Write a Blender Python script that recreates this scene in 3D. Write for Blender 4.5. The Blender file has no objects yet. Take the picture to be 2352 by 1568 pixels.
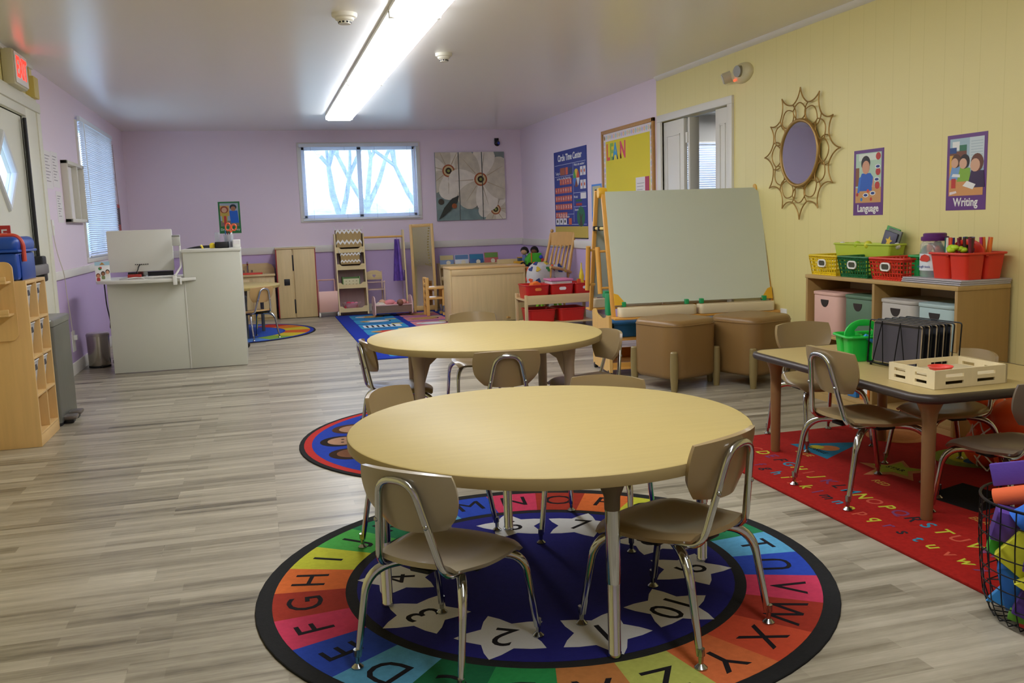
import bpy, bmesh, math, random
from mathutils import Matrix, Vector
PI = math.pi
random.seed(7)
SC = bpy.context.scene
COL = SC.collection
XL, XR, YB, ZC = -1.53, 3.55, 12.15, 2.375
YF = -1.6
# ------------------------------------------------------------------ materials
_mats = {}
def lin(h):
    h = h.lstrip('#'); o = []
    for i in (0, 2, 4):
        c = int(h[i:i+2], 16) / 255
        o.append(c / 12.92 if c <= .04045 else ((c + .055) / 1.055) ** 2.4)
    return (o[0], o[1], o[2], 1)
def mat(h, rough=.5, metal=0, spec=.5, nz=0, ns=8, bump=0, bs=60, stretch=(1, 1, 1), emit=0, alpha=1, trans=0, coat=0):
    key = (h, rough, metal, spec, nz, ns, bump, bs, stretch, emit, alpha, trans, coat)
    if key in _mats: return _mats[key]
    m = bpy.data.materials.new('surface_%d' % len(_mats)); m.use_nodes = True
    nt = m.node_tree; b = nt.nodes['Principled BSDF']
    b.inputs['Base Color'].default_value = lin(h); b.inputs['Roughness'].default_value = rough
    b.inputs['Metallic'].default_value = metal; b.inputs['Specular IOR Level'].default_value = spec
    b.inputs['Coat Weight'].default_value = coat
    if alpha < 1: b.inputs['Alpha'].default_value = alpha
    if trans: b.inputs['Transmission Weight'].default_value = trans
    if emit:
        b.inputs['Emission Color'].default_value = lin(h); b.inputs['Emission Strength'].default_value = emit
    if nz or bump:
        tc = nt.nodes.new('ShaderNodeTexCoord'); mp = nt.nodes.new('ShaderNodeMapping')
        mp.inputs['Scale'].default_value = stretch
        nt.links.new(tc.outputs['Object'], mp.inputs['Vector'])
        if nz:
            n = nt.nodes.new('ShaderNodeTexNoise'); n.inputs['Scale'].default_value = ns; n.inputs['Detail'].default_value = 5
            nt.links.new(mp.outputs[0], n.inputs['Vector'])
            r = nt.nodes.new('ShaderNodeValToRGB'); c = lin(h)
            r.color_ramp.elements[0].position = .3; r.color_ramp.elements[1].position = .7
            r.color_ramp.elements[0].color = [max(0, x * (1 - nz)) for x in c[:3]] + [1]
            r.color_ramp.elements[1].color = [min(1, x * (1 + nz)) for x in c[:3]] + [1]
            nt.links.new(n.outputs['Fac'], r.inputs['Fac']); nt.links.new(r.outputs['Color'], b.inputs['Base Color'])
        if bump:
            n2 = nt.nodes.new('ShaderNodeTexNoise'); n2.inputs['Scale'].default_value = bs; n2.inputs['Detail'].default_value = 3
            nt.links.new(mp.outputs[0], n2.inputs['Vector'])
            bp = nt.nodes.new('ShaderNodeBump'); bp.inputs['Strength'].default_value = bump; bp.inputs['Distance'].default_value = .005
            nt.links.new(n2.outputs['Fac'], bp.inputs['Height']); nt.links.new(bp.outputs['Normal'], b.inputs['Normal'])
    _mats[key] = m
    return m
def wood(h, rough=.45, nz=.055, ax='z', coat=0):
    st = {'x': (.6, 9, 9), 'y': (9, .6, 9), 'z': (9, 9, .6)}[ax]
    return mat(h, rough, nz=nz, ns=4, stretch=st, coat=coat)
def dim(h, k):
    c = lin(h); f = lambda v: (12.92*v if v <= .0031308 else 1.055*v**(1/2.4)-.055)*255
    return '#%02x%02x%02x' % tuple(int(round(f(x*k))) for x in c[:3])
def cloth(h, rough=.95, nz=.08): return mat(dim(h, .68), rough, nz=nz, ns=60, bump=.25, bs=220, spec=.15)
def glassy(tint='#ffffff', refl=.06):
    k = ('pane', tint, refl)
    if k in _mats: return _mats[k]
    m = bpy.data.materials.new('pane_glass'); m.use_nodes = True; nt = m.node_tree
    nt.nodes.remove(nt.nodes['Principled BSDF'])
    t = nt.nodes.new('ShaderNodeBsdfTransparent'); t.inputs[0].default_value = lin(tint)
    g = nt.nodes.new('ShaderNodeBsdfGlossy'); g.inputs['Roughness'].default_value = .03
    x = nt.nodes.new('ShaderNodeMixShader'); x.inputs[0].default_value = refl
    nt.links.new(t.outputs[0], x.inputs[1]); nt.links.new(g.outputs[0], x.inputs[2])
    nt.links.new(x.outputs[0], nt.nodes['Material Output'].inputs[0]); _mats[k] = m
    return m
# ------------------------------------------------------------------ mesh builder
class B:
    def __init__(s): s.bm = bmesh.new(); s.ms = []
    def mi(s, m):
        if m not in s.ms: s.ms.append(m)
        return s.ms.index(m)
    def put(s, t, m, M=None):
        i = s.mi(m)
        for f in t.faces: f.material_index = i
        if M is not None: t.transform(M)
        bmesh.ops.recalc_face_normals(t, faces=t.faces)
        me = bpy.data.meshes.new('t'); t.to_mesh(me); t.free(); s.bm.from_mesh(me); bpy.data.meshes.remove(me); return s
    def bx(s, x0, x1, y0, y1, z0, z1, m, bev=0, seg=2, M=None):
        t = bmesh.new(); bmesh.ops.create_cube(t, size=1)
        bmesh.ops.scale(t, vec=(abs(x1-x0), abs(y1-y0), abs(z1-z0)), verts=t.verts)
        bmesh.ops.translate(t, vec=((x0+x1)/2, (y0+y1)/2, (z0+z1)/2), verts=t.verts)
        if bev: bmesh.ops.bevel(t, geom=t.edges[:], offset=bev, segments=seg, affect='EDGES', profile=.5)
        return s.put(t, m, M)
    def tube(s, pts, r, m, seg=10, fil=0, fn=5, closed=False, M=None, caps=True):
        P = [Vector(p) for p in pts]
        if fil and len(P) > 2:
            Q = [] if closed else [P[0]]
            rng = range(len(P)) if closed else range(1, len(P)-1)
            for i in rng:
                a, b, c = P[i-1], P[i], P[(i+1) % len(P)]
                d1, d2 = (a-b), (c-b)
                f = min(fil, d1.length*.49, d2.length*.49)
                p, q = b+d1.normalized()*f, b+d2.normalized()*f
                for k in range(fn+1):
                    u = k/fn; Q.append(p*(1-u)**2+b*2*u*(1-u)+q*u*u)
            if not closed: Q.append(P[-1])
            P = Q
        n = len(P); R = r if isinstance(r, (list, tuple)) else None
        def rad(i):
            if not R: return r
            u = i/(n-1)*(len(R)-1); k = min(int(u), len(R)-2); return R[k]+(R[k+1]-R[k])*(u-k)
        t = bmesh.new(); rings = []; up = None
        for i in range(n):
            if closed: d = P[(i+1) % n]-P[i-1]
            else: d = P[min(i+1, n-1)]-P[max(i-1, 0)]
            d.normalize()
            if up is None:
                up = Vector((0, 0, 1)) if abs(d.z) < .9 else Vector((1, 0, 0))
            u = up-d*up.dot(d)
            if u.length < 1e-5: u = d.orthogonal()
            u.normalize(); v = d.cross(u); up = u; rr = rad(i)
            rings.append([t.verts.new(P[i]+(u*math.cos(2*PI*k/seg)+v*math.sin(2*PI*k/seg))*rr) for k in range(seg)])
        for i in range(n if closed else n-1):
            a, b = rings[i], rings[(i+1) % n]
            for k in range(seg): t.faces.new((a[k], a[(k+1) % seg], b[(k+1) % seg], b[k]))
        if not closed and caps: t.faces.new(rings[0][::-1]); t.faces.new(rings[-1])
        return s.put(t, m, M)
    def cyl(s, p0, p1, r, m, seg=20, r1=None, M=None):
        return s.tube([p0, p1], [r, r if r1 is None else r1], m, seg, M=M)
    def lathe(s, prof, m, seg=32, M=None, loc=None, sx=1, sy=1):
        t = bmesh.new(); rs = []
        for (r, z) in prof:
            if r < 1e-6: rs.append([t.verts.new((0, 0, z))])
            else: rs.append([t.verts.new((r*math.cos(2*PI*k/seg)*sx, r*math.sin(2*PI*k/seg)*sy, z)) for k in range(seg)])
        for a, b in zip(rs, rs[1:]):
            for k in range(seg):
                j = (k+1) % seg
                if len(a) == 1 and len(b) == 1: continue
                if len(a) == 1: t.faces.new((a[0], b[j], b[k]))
                elif len(b) == 1: t.faces.new((a[k], a[j], b[0]))
                else: t.faces.new((a[k], a[j], b[j], b[k]))
        if loc is not None: M = Matrix.Translation(loc) @ (M or Matrix())
        return s.put(t, m, M)
    def ball(s, c, r, m, sc=(1, 1, 1), seg=16, M=None):
        t = bmesh.new(); bmesh.ops.create_uvsphere(t, u_segments=seg, v_segments=max(6, seg*2//3), radius=r)
        T = Matrix.Translation(c) @ Matrix.Diagonal((*sc, 1))
        return s.put(t, m, (M @ T) if M else T)
    def prism(s, pts, z0, z1, m, M=None, bev=0, seg=2):
        t = bmesh.new(); vs = [t.verts.new((p[0], p[1], z0)) for p in pts]
        f = t.faces.new(vs); r = bmesh.ops.extrude_face_region(t, geom=[f])
        bmesh.ops.translate(t, vec=(0, 0, z1-z0), verts=[v for v in r['geom'] if isinstance(v, bmesh.types.BMVert)])
        bmesh.ops.recalc_face_normals(t, faces=t.faces)
        if bev:
            es = [e for e in t.edges if abs(e.verts[0].co.z-e.verts[1].co.z) < 1e-7]
            bmesh.ops.bevel(t, geom=es, offset=bev, segments=seg, affect='EDGES', profile=.5)
        return s.put(t, m, M)
    def sheet(s, fn, nu, nv, th, m, M=None):
        # fn(u,v) with u,v in [-1,1]; solid sheet of thickness th along its normal
        t = bmesh.new(); e = 1e-3; T = []; U = []
        for j in range(nv+1):
            a = []; b = []
            for i in range(nu+1):
                u, v = -1+2*i/nu, -1+2*j/nv
                p = Vector(fn(u, v))
                du = Vector(fn(min(1, u+e), v))-Vector(fn(max(-1, u-e), v)); dv = Vector(fn(u, min(1, v+e)))-Vector(fn(u, max(-1, v-e)))
                n = du.cross(dv)
                n = n.normalized() if n.length > 1e-12 else Vector((0, 0, 1))
                a.append(t.verts.new(p+n*th/2)); b.append(t.verts.new(p-n*th/2))
            T.append(a); U.append(b)
        for j in range(nv):
            for i in range(nu):
                t.faces.new((T[j][i], T[j][i+1], T[j+1][i+1], T[j+1][i])); t.faces.new((U[j+1][i], U[j+1][i+1], U[j][i+1], U[j][i]))
        for i in range(nu):
            t.faces.new((U[0][i], U[0][i+1], T[0][i+1], T[0][i])); t.faces.new((T[nv][i], T[nv][i+1], U[nv][i+1], U[nv][i]))
        for j in range(nv):
            t.faces.new((T[j][0], T[j+1][0], U[j+1][0], U[j][0])); t.faces.new((U[j][nu], U[j+1][nu], T[j+1][nu], T[j][nu]))
        return s.put(t, m, M)
    def text(s, str_, size, m, M, ex=.0004, bold=0, align='CENTER', sx=1):
        c = bpy.data.curves.new('t', 'FONT'); c.body = str_; c.size = size; c.extrude = ex; c.offset = bold; c.resolution_u = 3
        c.align_x = align; c.align_y = 'CENTER'
        o = bpy.data.objects.new('t', c); COL.objects.link(o)
        dg = bpy.context.evaluated_depsgraph_get(); dg.update()
        me = bpy.data.meshes.new_from_object(o.evaluated_get(dg))
        t = bmesh.new(); t.from_mesh(me); bpy.data.meshes.remove(me); bpy.data.objects.remove(o); bpy.data.curves.remove(c)
        if not len(t.verts): t.free(); return s
        if sx != 1: t.transform(Matrix.Diagonal((sx, 1, 1, 1)))
        return s.put(t, m, M)
    def done(s, name, parent=None, sharp=38, loc=None, rz=0):
        me = bpy.data.meshes.new(name); s.bm.to_mesh(me); s.bm.free()
        for m in s.ms: me.materials.append(m)
        for p in me.polygons: p.use_smooth = True
        me.set_sharp_from_angle(angle=math.radians(sharp))
        o = bpy.data.objects.new(name, me); COL.objects.link(o)
        if parent is not None: o.parent = parent
        if loc is not None: o.location = loc
        if rz: o.rotation_euler.z = rz
        return o
def tag(o, label=None, cat=None, group=None, kind=None):
    if label: o['label'] = label
    if cat: o['category'] = cat
    if group: o['group'] = group
    if kind: o['kind'] = kind
    return o
def thing(name, label, cat, loc=(0, 0, 0), rz=0, group=None, rot=None):
    o = bpy.data.objects.new(name, None); o.empty_display_size = .05; COL.objects.link(o)
    o.location = loc; o.rotation_euler = rot or (0, 0, rz)
    return tag(o, label, cat, group)
def struct(b, name, label=None, parent=None, sharp=38):
    o = b.done(name, parent, sharp)
    if parent is None: tag(o, label, name.split('_')[0], kind='structure')
    return o
def dup(root, loc, rz, label, group=None):
    r = root.copy(); COL.objects.link(r); r.location = loc; r.rotation_euler = (0, 0, rz); r['label'] = label
    if group: r['group'] = group
    def kids(a, b):
        for ch in list(a.children):
            c = ch.copy(); COL.objects.link(c); c.parent = b; kids(ch, c)
    kids(root, r)
    return r
def T(x, y, z): return Matrix.Translation((x, y, z))
def RX(a): return Matrix.Rotation(math.radians(a), 4, 'X')
def RY(a): return Matrix.Rotation(math.radians(a), 4, 'Y')
def RZ(a): return Matrix.Rotation(math.radians(a), 4, 'Z')
def rrect(w, h, r, n=5, cx=0, cy=0):
    p = []
    for (sx, sy, a0) in ((1, 1, 0), (-1, 1, 90), (-1, -1, 180), (1, -1, 270)):
        for k in range(n+1):
            a = math.radians(a0+90*k/n); p.append((cx+sx*(w/2-r)+r*math.cos(a), cy+sy*(h/2-r)+r*math.sin(a)))
    return p
def circ(r, n=24, cx=0, cy=0, ry=None): return [(cx+r*math.cos(2*PI*k/n), cy+(ry or r)*math.sin(2*PI*k/n)) for k in range(n)]
def star(r, r2, n=5, a0=90, cx=0, cy=0):
    return [(cx+(r if k % 2 == 0 else r2)*math.cos(math.radians(a0+180*k/n)), cy+(r if k % 2 == 0 else r2)*math.sin(math.radians(a0+180*k/n))) for k in range(2*n)]
# planes: local x,y drawn on a wall facing into the room (local x to the viewer's right, y up, z out of the wall)
def on_right(y, z): return T(XR, y, z) @ RZ(-90) @ RX(90)
def on_left(y, z): return T(XL, y, z) @ RZ(90) @ RX(90)
def on_back(x, z): return T(x, YB, z) @ RX(90)
CH = mat('#c2c6ca', .12, 1); CHD = mat('#a4a8aa', .2, 1); BLK = mat('#15151a', .45); WHT = mat('#efefea', .5); BLKM = mat('#1c1c20', .4, .6)
MAPLE = wood('#dcb679', .4); MAPLEY = wood('#dcb679', .4, ax='y'); MAPLEX = wood('#dcb679', .4, ax='x')
BIRCH = wood('#d9c08c', .42); BIRCHX = wood('#d9c08c', .42, ax='x'); BIRCHY = wood('#d9c08c', .42, ax='y')
PINE = wood('#e2b062', .42); PINEX = wood('#e2b062', .42, ax='x')
PAPER = mat('#e9e6e6', .8)
# ------------------------------------------------------------------ room shell
def mat_floor():
    m = bpy.data.materials.new('floor_planks'); m.use_nodes = True; nt = m.node_tree; N = nt.nodes.new; L = nt.links.new
    b = nt.nodes['Principled BSDF']; b.inputs['Roughness'].default_value = .34
    tc = N('ShaderNodeTexCoord')
    br = N('ShaderNodeTexBrick'); br.offset = .37; br.inputs['Scale'].default_value = 1; br.inputs['Brick Width'].default_value = 1.1; br.inputs['Row Height'].default_value = .118
    br.inputs['Mortar Size'].default_value = .0012; br.inputs['Color1'].default_value = (0, 0, 0, 1); br.inputs['Color2'].default_value = (1, 1, 1, 1); br.inputs['Mortar'].default_value = (.4, .4, .4, 1)
    br.inputs['Bias'].default_value = 0
    L(tc.outputs['Object'], br.inputs['Vector'])
    # finer strips inside a board
    b2 = N('ShaderNodeTexBrick'); b2.offset = .5; b2.inputs['Scale'].default_value = 1; b2.inputs['Brick Width'].default_value = .62; b2.inputs['Row Height'].default_value = .059
    b2.inputs['Mortar Size'].default_value = 0; b2.inputs['Color1'].default_value = (0, 0, 0, 1); b2.inputs['Color2'].default_value = (1, 1, 1, 1)
    L(tc.outputs['Object'], b2.inputs['Vector'])
    def streak(sc, sx, sy, d=6):
        mp = N('ShaderNodeMapping'); mp.inputs['Scale'].default_value = (sx, sy, 1); L(tc.outputs['Object'], mp.inputs['Vector'])
        ad = N('ShaderNodeVectorMath'); ad.operation = 'ADD'; L(mp.outputs[0], ad.inputs[0])
        ml = N('ShaderNodeVectorMath'); ml.operation = 'SCALE'; ml.inputs['Scale'].default_value = 7.3; L(br.outputs['Color'], ml.inputs[0]); L(ml.outputs[0], ad.inputs[1])
        n = N('ShaderNodeTexNoise'); n.inputs['Scale'].default_value = sc; n.inputs['Detail'].default_value = d; n.inputs['Roughness'].default_value = .62; L(ad.outputs[0], n.inputs['Vector'])
        return n.outputs['Fac']
    s1 = streak(1.0, 1.0, 26); s2 = streak(1.0, .7, 8); s3 = streak(1.0, 14, 60, 3)
    def mix(a, b_, f):
        x = N('ShaderNodeMix'); x.data_type = 'FLOAT'; x.inputs['Factor'].default_value = f; L(a, x.inputs['A']); L(b_, x.inputs['B']); return x.outputs['Result']
    v = mix(mix(s1, s2, .4), s3, .15)
    v = mix(v, br.outputs['Color'], .10); v = mix(v, b2.outputs['Color'], .11)
    r = N('ShaderNodeValToRGB'); e = r.color_ramp.elements
    e[0].position = .33; e[0].color = lin('#4e483d'); e[1].position = .67; e[1].color = lin('#cac3b0')
    for p, h in ((.42, '#827a69'), (.50, '#9d9583'), (.60, '#b3ab98')):
        q = e.new(p); q.color = lin(h)
    L(v, r.inputs['Fac']); L(r.outputs['Color'], b.inputs['Base Color'])
    bp = N('ShaderNodeBump'); bp.inputs['Strength'].default_value = .12; bp.inputs['Distance'].default_value = .002; L(s1, bp.inputs['Height']); L(bp.outputs[0], b.inputs['Normal'])
    return m
def mat_panel():
    # yellow grooved wall panelling: narrow grooves at uneven spacing along the wall
    m = bpy.data.materials.new('yellow_panelling'); m.use_nodes = True; nt = m.node_tree; N = nt.nodes.new; L = nt.links.new
    b = nt.nodes['Principled BSDF']; b.inputs['Roughness'].default_value = .42
    tc = N('ShaderNodeTexCoord'); sp = N('ShaderNodeSeparateXYZ'); L(tc.outputs['Object'], sp.inputs[0])
    tot = None
    for per, off in ((.4064, .0), (.4064, .11), (.4064, .27)):
        a = N('ShaderNodeMath'); a.operation = 'ADD'; a.inputs[1].default_value = off+20; L(sp.outputs['Y'], a.inputs[0])
        q = N('ShaderNodeMath'); q.operation = 'MODULO'; q.inputs[1].default_value = per; L(a.outputs[0], q.inputs[0])
        c = N('ShaderNodeMath'); c.operation = 'LESS_THAN'; c.inputs[1].default_value = .006; L(q.outputs[0], c.inputs[0])
        if tot is None: tot = c.outputs[0]
        else:
            d = N('ShaderNodeMath'); d.operation = 'MAXIMUM'; L(tot, d.inputs[0]); L(c.outputs[0], d.inputs[1]); tot = d.outputs[0]
    x = N('ShaderNodeMix'); x.data_type = 'RGBA'; x.inputs['A'].default_value = lin('#ebdf9c'); x.inputs['B'].default_value = lin('#e5d994'); L(tot, x.inputs['Factor']); L(x.outputs['Result'], b.inputs['Base Color'])
    bp = N('ShaderNodeBump'); bp.invert = True; bp.inputs['Strength'].default_value = .25; bp.inputs['Distance'].default_value = .003; L(tot, bp.inputs['Height']); L(bp.outputs[0], b.inputs['Normal'])
    return m
YEL = mat('#ebdf9c', .42); YELP = mat_panel()
LAV = mat('#ebdcea', .5); PUR = mat('#cdb6e0', .5); TRIM = mat('#e6e4dc', .4); CEIL = mat('#efece6', .27, spec=.5, bump=.05, bs=3)
GREYW = mat('#b9b6ae', .7)
b = B(); b.bx(XL-.2, 7, YF-.2, YB+.2, -.12, 0, mat_floor()); struct(b, 'floor', 'grey brown wood plank floor')
b = B(); b.bx(XL-.15, XR+.12, YF-.15, YB+.15, ZC, ZC+.12, CEIL); struct(b, 'ceiling', 'glossy white ceiling')
RAIL_B, RAIL_L = .81, .80
def wall_boxes(b, axis, w0, w1, t0, t1, holes, m_up, m_lo, split):
    """wall slab between t0..t1 (thickness axis) over w0..w1 with rectangular holes (a0,a1,z0,z1) and a two-tone split height"""
    xs = sorted({w0, w1, *[h[0] for h in holes], *[h[1] for h in holes]})
    zs = sorted({0, split, ZC, *[h[2] for h in holes], *[h[3] for h in holes]})
    for a0, a1 in zip(xs, xs[1:]):
        for z0, z1 in zip(zs, zs[1:]):
            cx, cz = (a0+a1)/2, (z0+z1)/2
            if any(h[0] < cx < h[1] and h[2] < cz < h[3] for h in holes): continue
            mm = m_lo if cz < split else m_up
            if axis == 'x': b.bx(a0, a1, t0, t1, z0, z1, mm)
            else: b.bx(t0, t1, a0, a1, z0, z1, mm)
WB = (.60, 2.09, 1.25, 2.17)       # back window opening x0,x1,z0,z1
WL = (9.12, 10.98, .93, 2.17)      # left window opening y0,y1,z0,z1
DL = (6.12, 7.10, 0, 1.97)         # left exterior door opening
DR = (6.40, 7.60, 0, 1.97)         # right doorway
b = B(); wall_boxes(b, 'x', XL-.12, XR+.12, YB, YB+.12, [WB], LAV, PUR, RAIL_B); struct(b, 'wall_back', 'lavender back wall with darker purple below the rail')
b = B(); wall_boxes(b, 'y', YF, 7.54, XL-.12, XL, [DL], YEL, YEL, .8); wall_boxes(b, 'y', 7.54, YB, XL-.12, XL, [WL], LAV, PUR, RAIL_L); struct(b, 'wall_left', 'left wall, yellow round the door and lavender beyond')
b = B(); wall_boxes(b, 'y', YF, 7.72, XR, XR+.1, [DR], YELP, YELP, .8); wall_boxes(b, 'y', 7.72, YB, XR, XR+.1, [], LAV, PUR, .81); struct(b, 'wall_right', 'right wall, yellow panelling near and lavender beyond')
b = B(); b.bx(XL-.12, XR+.1, YF-.12, YF, 0, ZC, LAV); struct(b, 'wall_front', 'pale wall behind the camera')
# rails, baseboards, crown
b = B()
b.bx(XL, XR, YB-.02, YB, .81, .90, TRIM, .004); struct(b, 'trim_1', 'white chair rail along the back wall')
b = B(); b.bx(XL, XL+.02, 7.56, 9.04, .795, .86, TRIM, .004); b.bx(XL, XL+.02, 9.04, YB-.02, .795, .86, TRIM, .004); struct(b, 'trim_2', 'white chair rail along the left wall')
b = B(); b.bx(XR-.02, XR, 7.72, YB-.02, .80, .89, TRIM, .004); struct(b, 'trim_3', 'white chair rail along the right wall')
b = B(); b.prism([(0, 0), (.035, 0), (.03, -.012), (.012, -.03), (0, -.035)], 0, 9.3, TRIM, T(XR, YF, ZC) @ RZ(180) @ RX(90)); struct(b, 'trim_4', 'white moulding between yellow wall and ceiling')
b = B(); b.bx(XL, XL+.025, YF, 7.5, ZC-.03, ZC, TRIM, .004); struct(b, 'trim_5', 'white moulding above the left door')
b = B(); b.bx(XL, XL+.014, 7.56, YB, 0, .10, TRIM, .004); struct(b, 'baseboard_left', 'white baseboard of the left wall')
b = B(); b.bx(XL+.014, XR, YB-.014, YB, 0, .10, TRIM, .004); struct(b, 'baseboard_back', 'white baseboard of the back wall')
b = B(); b.bx(XR-.014, XR, 7.68, YB-.014, 0, .10, TRIM, .004); b.bx(XR-.014, XR, YF, 6.32, 0, .10, TRIM, .004); struct(b, 'baseboard_right', 'white baseboard of the right wall')
# ---- windows
VIN = mat('#e4ecf5', .35); ALU = mat('#8e9aa6', .4, .3)
def slats(b, along, a0, a1, t, z0, z1, n, wid, tilt, m):
    for k in range(n):
        z = z0+(z1-z0)*(k+.5)/n
        M = (T((a0+a1)/2, t, z) @ RX(tilt)) if along == 'x' else (T(t, (a0+a1)/2, z) @ RZ(90) @ RX(tilt))
        b.bx(-(a1-a0)/2, (a1-a0)/2, -wid/2, wid/2, -.0006, .0006, m, M=M)
SLAT = mat('#e6eaf0', .5)
# back window
x0, x1, z0, z1 = WB
b = B(); yy = YB
fw = .045
for (a, c, e, f) in ((x0-.055, x1+.055, z0-.05, z0+.0), (x0-.055, x1+.055, z1, z1+.05), (x0-.055, x0, z0, z1), (x1, x1+.055, z0, z1)):
    b.bx(a, c, yy-.018, yy+.02, e, f, TRIM, .004)
for (a, c, e, f) in ((x0, x1, z0, z0+fw), (x0, x1, z1-fw, z1), (x0, x0+fw, z0, z1), (x1-fw, x1, z0, z1), ((x0+x1)/2-.03, (x0+x1)/2+.03, z0, z1)):
    b.bx(a, c, yy+.06, yy+.10, e, f, VIN, .006)
w = struct(b, 'window_1', 'sliding back window with white blinds, trees outside')
b = B(); b.bx(x0+fw, x1-fw, yy+.078, yy+.082, z0+fw, z1-fw, glassy('#f4faff', .05)); struct(b, 'pane', None, w)
b = B(); b.bx(x0-.03, x1+.03, yy-.05, yy-.018, z1-.01, z1+.035, VIN, .004)
slats(b, 'x', x0-.02, x1+.02, yy-.033, z0+.0, z1-.015, 46, .025, 4, SLAT); b.bx(x0-.02, x1+.02, yy-.042, yy-.024, z0-.03, z0-.012, VIN, .003)
for q in (x0+.12, x0+.55, x1-.55, x1-.12): b.cyl((q, yy-.033, z0-.02), (q, yy-.033, z1), .0014, mat('#7f8fa4', .6), 6)
b.cyl((x1-.03, yy-.058, z1-.02), (x1-.02, yy-.058, z1-.5), .004, WHT, 8)
struct(b, 'window_blind', None, w)
# left window
y0, y1, z0, z1 = WL
b = B(); xx = XL
for (a, c, e, f) in ((y0-.05, y1+.05, z0-.05, z0), (y0-.05, y0, z0, z1), (y1, y1+.05, z0, z1)):
    b.bx(xx-.02, xx+.016, a, c, e, f, TRIM, .004)
for (a, c, e, f) in ((y0, y1, z0, z0+fw), (y0, y1, z1-fw, z1), (y0, y0+fw, z0, z1), (y1-fw, y1, z0, z1), ((y0+y1)/2-.03, (y0+y1)/2+.03, z0, z1)):
    b.bx(xx-.10, xx-.06, a, c, e, f, VIN, .006)
w = struct(b, 'window_2', 'left wall window with lowered blinds')
b = B(); b.bx(xx-.082, xx-.078, y0+fw, y1-fw, z0+fw, z1-fw, glassy('#f4faff', .05)); struct(b, 'pane', None, w)
b = B(); b.bx(xx+.016, xx+.045, y0-.02, y1+.02, z1-.01, z1+.035, VIN, .004)
slats(b, 'y', y0-.01, y1+.01, xx+.031, z0+.02, z1-.015, 62, .025, -40, SLAT); b.bx(xx+.022, xx+.04, y0, y1, z0+.0, z0+.014, VIN, .003)
b.cyl((xx+.055, y0+.08, z1-.02), (xx+.055, y0+.1, z1-.75), .004, WHT, 8)
struct(b, 'window_blind', None, w)
# ---- left exterior door
y0, y1, z0, z1 = DL
b = B(); DW = mat('#e3e3d2', .45)
b.bx(XL-.11, XL+.03, y1, y1+.36, 0, z1+.16, DW, .006); b.bx(XL, XL+.04, y1+.30, y1+.40, 0, z1+.06, DW, .006)
b.bx(XL-.11, XL+.03, y0-.36, y0, 0, z1+.16, DW, .006); b.bx(XL-.11, XL+.03, y0, y1, z1, z1+.16, DW, .006); b.bx(XL, XL+.045, y0-.4, y1+.40, z1+.06, z1+.13, DW, .006)
dr = struct(b, 'door_1', 'white exterior door with diamond window and push bar')
b = B(); cy, cz, hy, hz = 6.52, 1.56, .25, .24
# leaf with a diamond lite: four corner polygons round the diamond
Y0, Y1, Z0, Z1 = y0+.005, y1-.012, .01, z1-.005
ML = Matrix(((0, 0, 1, XL-.05), (1, 0, 0, 0), (0, 1, 0, 0), (0, 0, 0, 1)))
for poly in ([(Y0, Z0), (Y1, Z0), (Y1, cz), (cy+hy, cz), (cy, cz-hz), (cy-hy, cz), (Y0, cz)], [(Y0, cz), (cy-hy, cz), (cy, cz+hz), (cy+hy, cz), (Y1, cz), (Y1, Z1), (Y0, Z1)]):
    b.prism(poly, 0, .045, DW, ML)
leaf = struct(b, 'door_leaf', None, dr)
b = B(); b.tube([(XL-.003, cy+hy, cz), (XL-.003, cy, cz+hz), (XL-.003, cy-hy, cz), (XL-.003, cy, cz-hz)], .022, mat('#dfe4ea', .4), 8, closed=True); struct(b, 'window_moulding', None, leaf)
b = B(); b.prism([(cy+hy, cz), (cy, cz+hz), (cy-hy, cz), (cy, cz-hz)], .02, .025, glassy('#f2f6ff', .06), ML); struct(b, 'pane', None, leaf)
b = B(); b.cyl((XL+.03, 7.04, .02), (XL+.03, 7.04, 1.95), .012, BLK, 10); b.cyl((XL+.012, 7.065, .02), (XL+.012, 7.065, 1.95), .006, CHD, 8); struct(b, 'latch_rod', None, leaf)
b = B(); b.bx(XL+.0, XL+.07, 6.98, 7.09, .82, 1.0, BLK, .012); b.bx(XL+.05, XL+.09, 6.2, 7.05, .875, .945, mat('#9a9a98', .35, .7), .012); b.bx(XL, XL+.07, 6.18, 6.26, .84, .98, BLK, .01); struct(b, 'push_bar', None, leaf)
# ---- right doorway with white folding panels
y0, y1, z0, z1 = DR
b = B()
b.bx(XR-.02, XR+.12, y0-.075, y0, 0, z1, TRIM, .004); b.bx(XR-.02, XR+.12, y1, y1+.075, 0, z1, TRIM, .004); b.bx(XR-.02, XR+.12, y0-.075, y1+.075, z1, z1+.06, TRIM, .004)
dr = struct(b, 'door_2', 'white doorway with folded panels to the next room')
def panel(b, M, w, h):
    b.bx(0, w, 0, .035, .01, h, TRIM, .003, M=M)
    for (za, zb) in ((.12, .82), (.98, h-.12)):
        for (a, c, e, f) in ((.07, w-.07, za, za+.012), (.07, w-.07, zb-.012, zb), (.07, .082, za, zb), (w-.082, w-.07, za, zb)): b.bx(a, c, -.006, 0, e, f, TRIM, .002, M=M)
b = B(); panel(b, T(XR+.012, y1, 0) @ RZ(-90), .40, z1-.01); struct(b, 'door_panel', None, dr)
b = B(); b.bx(XR+.03, XR+.12, y1-.475, y1-.44, .01, z1-.01, TRIM, .003)
for hz_ in (.4, 1.1, 1.75): b.bx(XR+.022, XR+.03, y1-.45, y1-.41, hz_, hz_+.09, TRIM, .002)
struct(b, 'door_panel', None, dr)
b = B(); panel(b, T(XR+.012, y0+.24, 0) @ RZ(-90), .235, z1-.01); struct(b, 'door_panel', None, dr)
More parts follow.
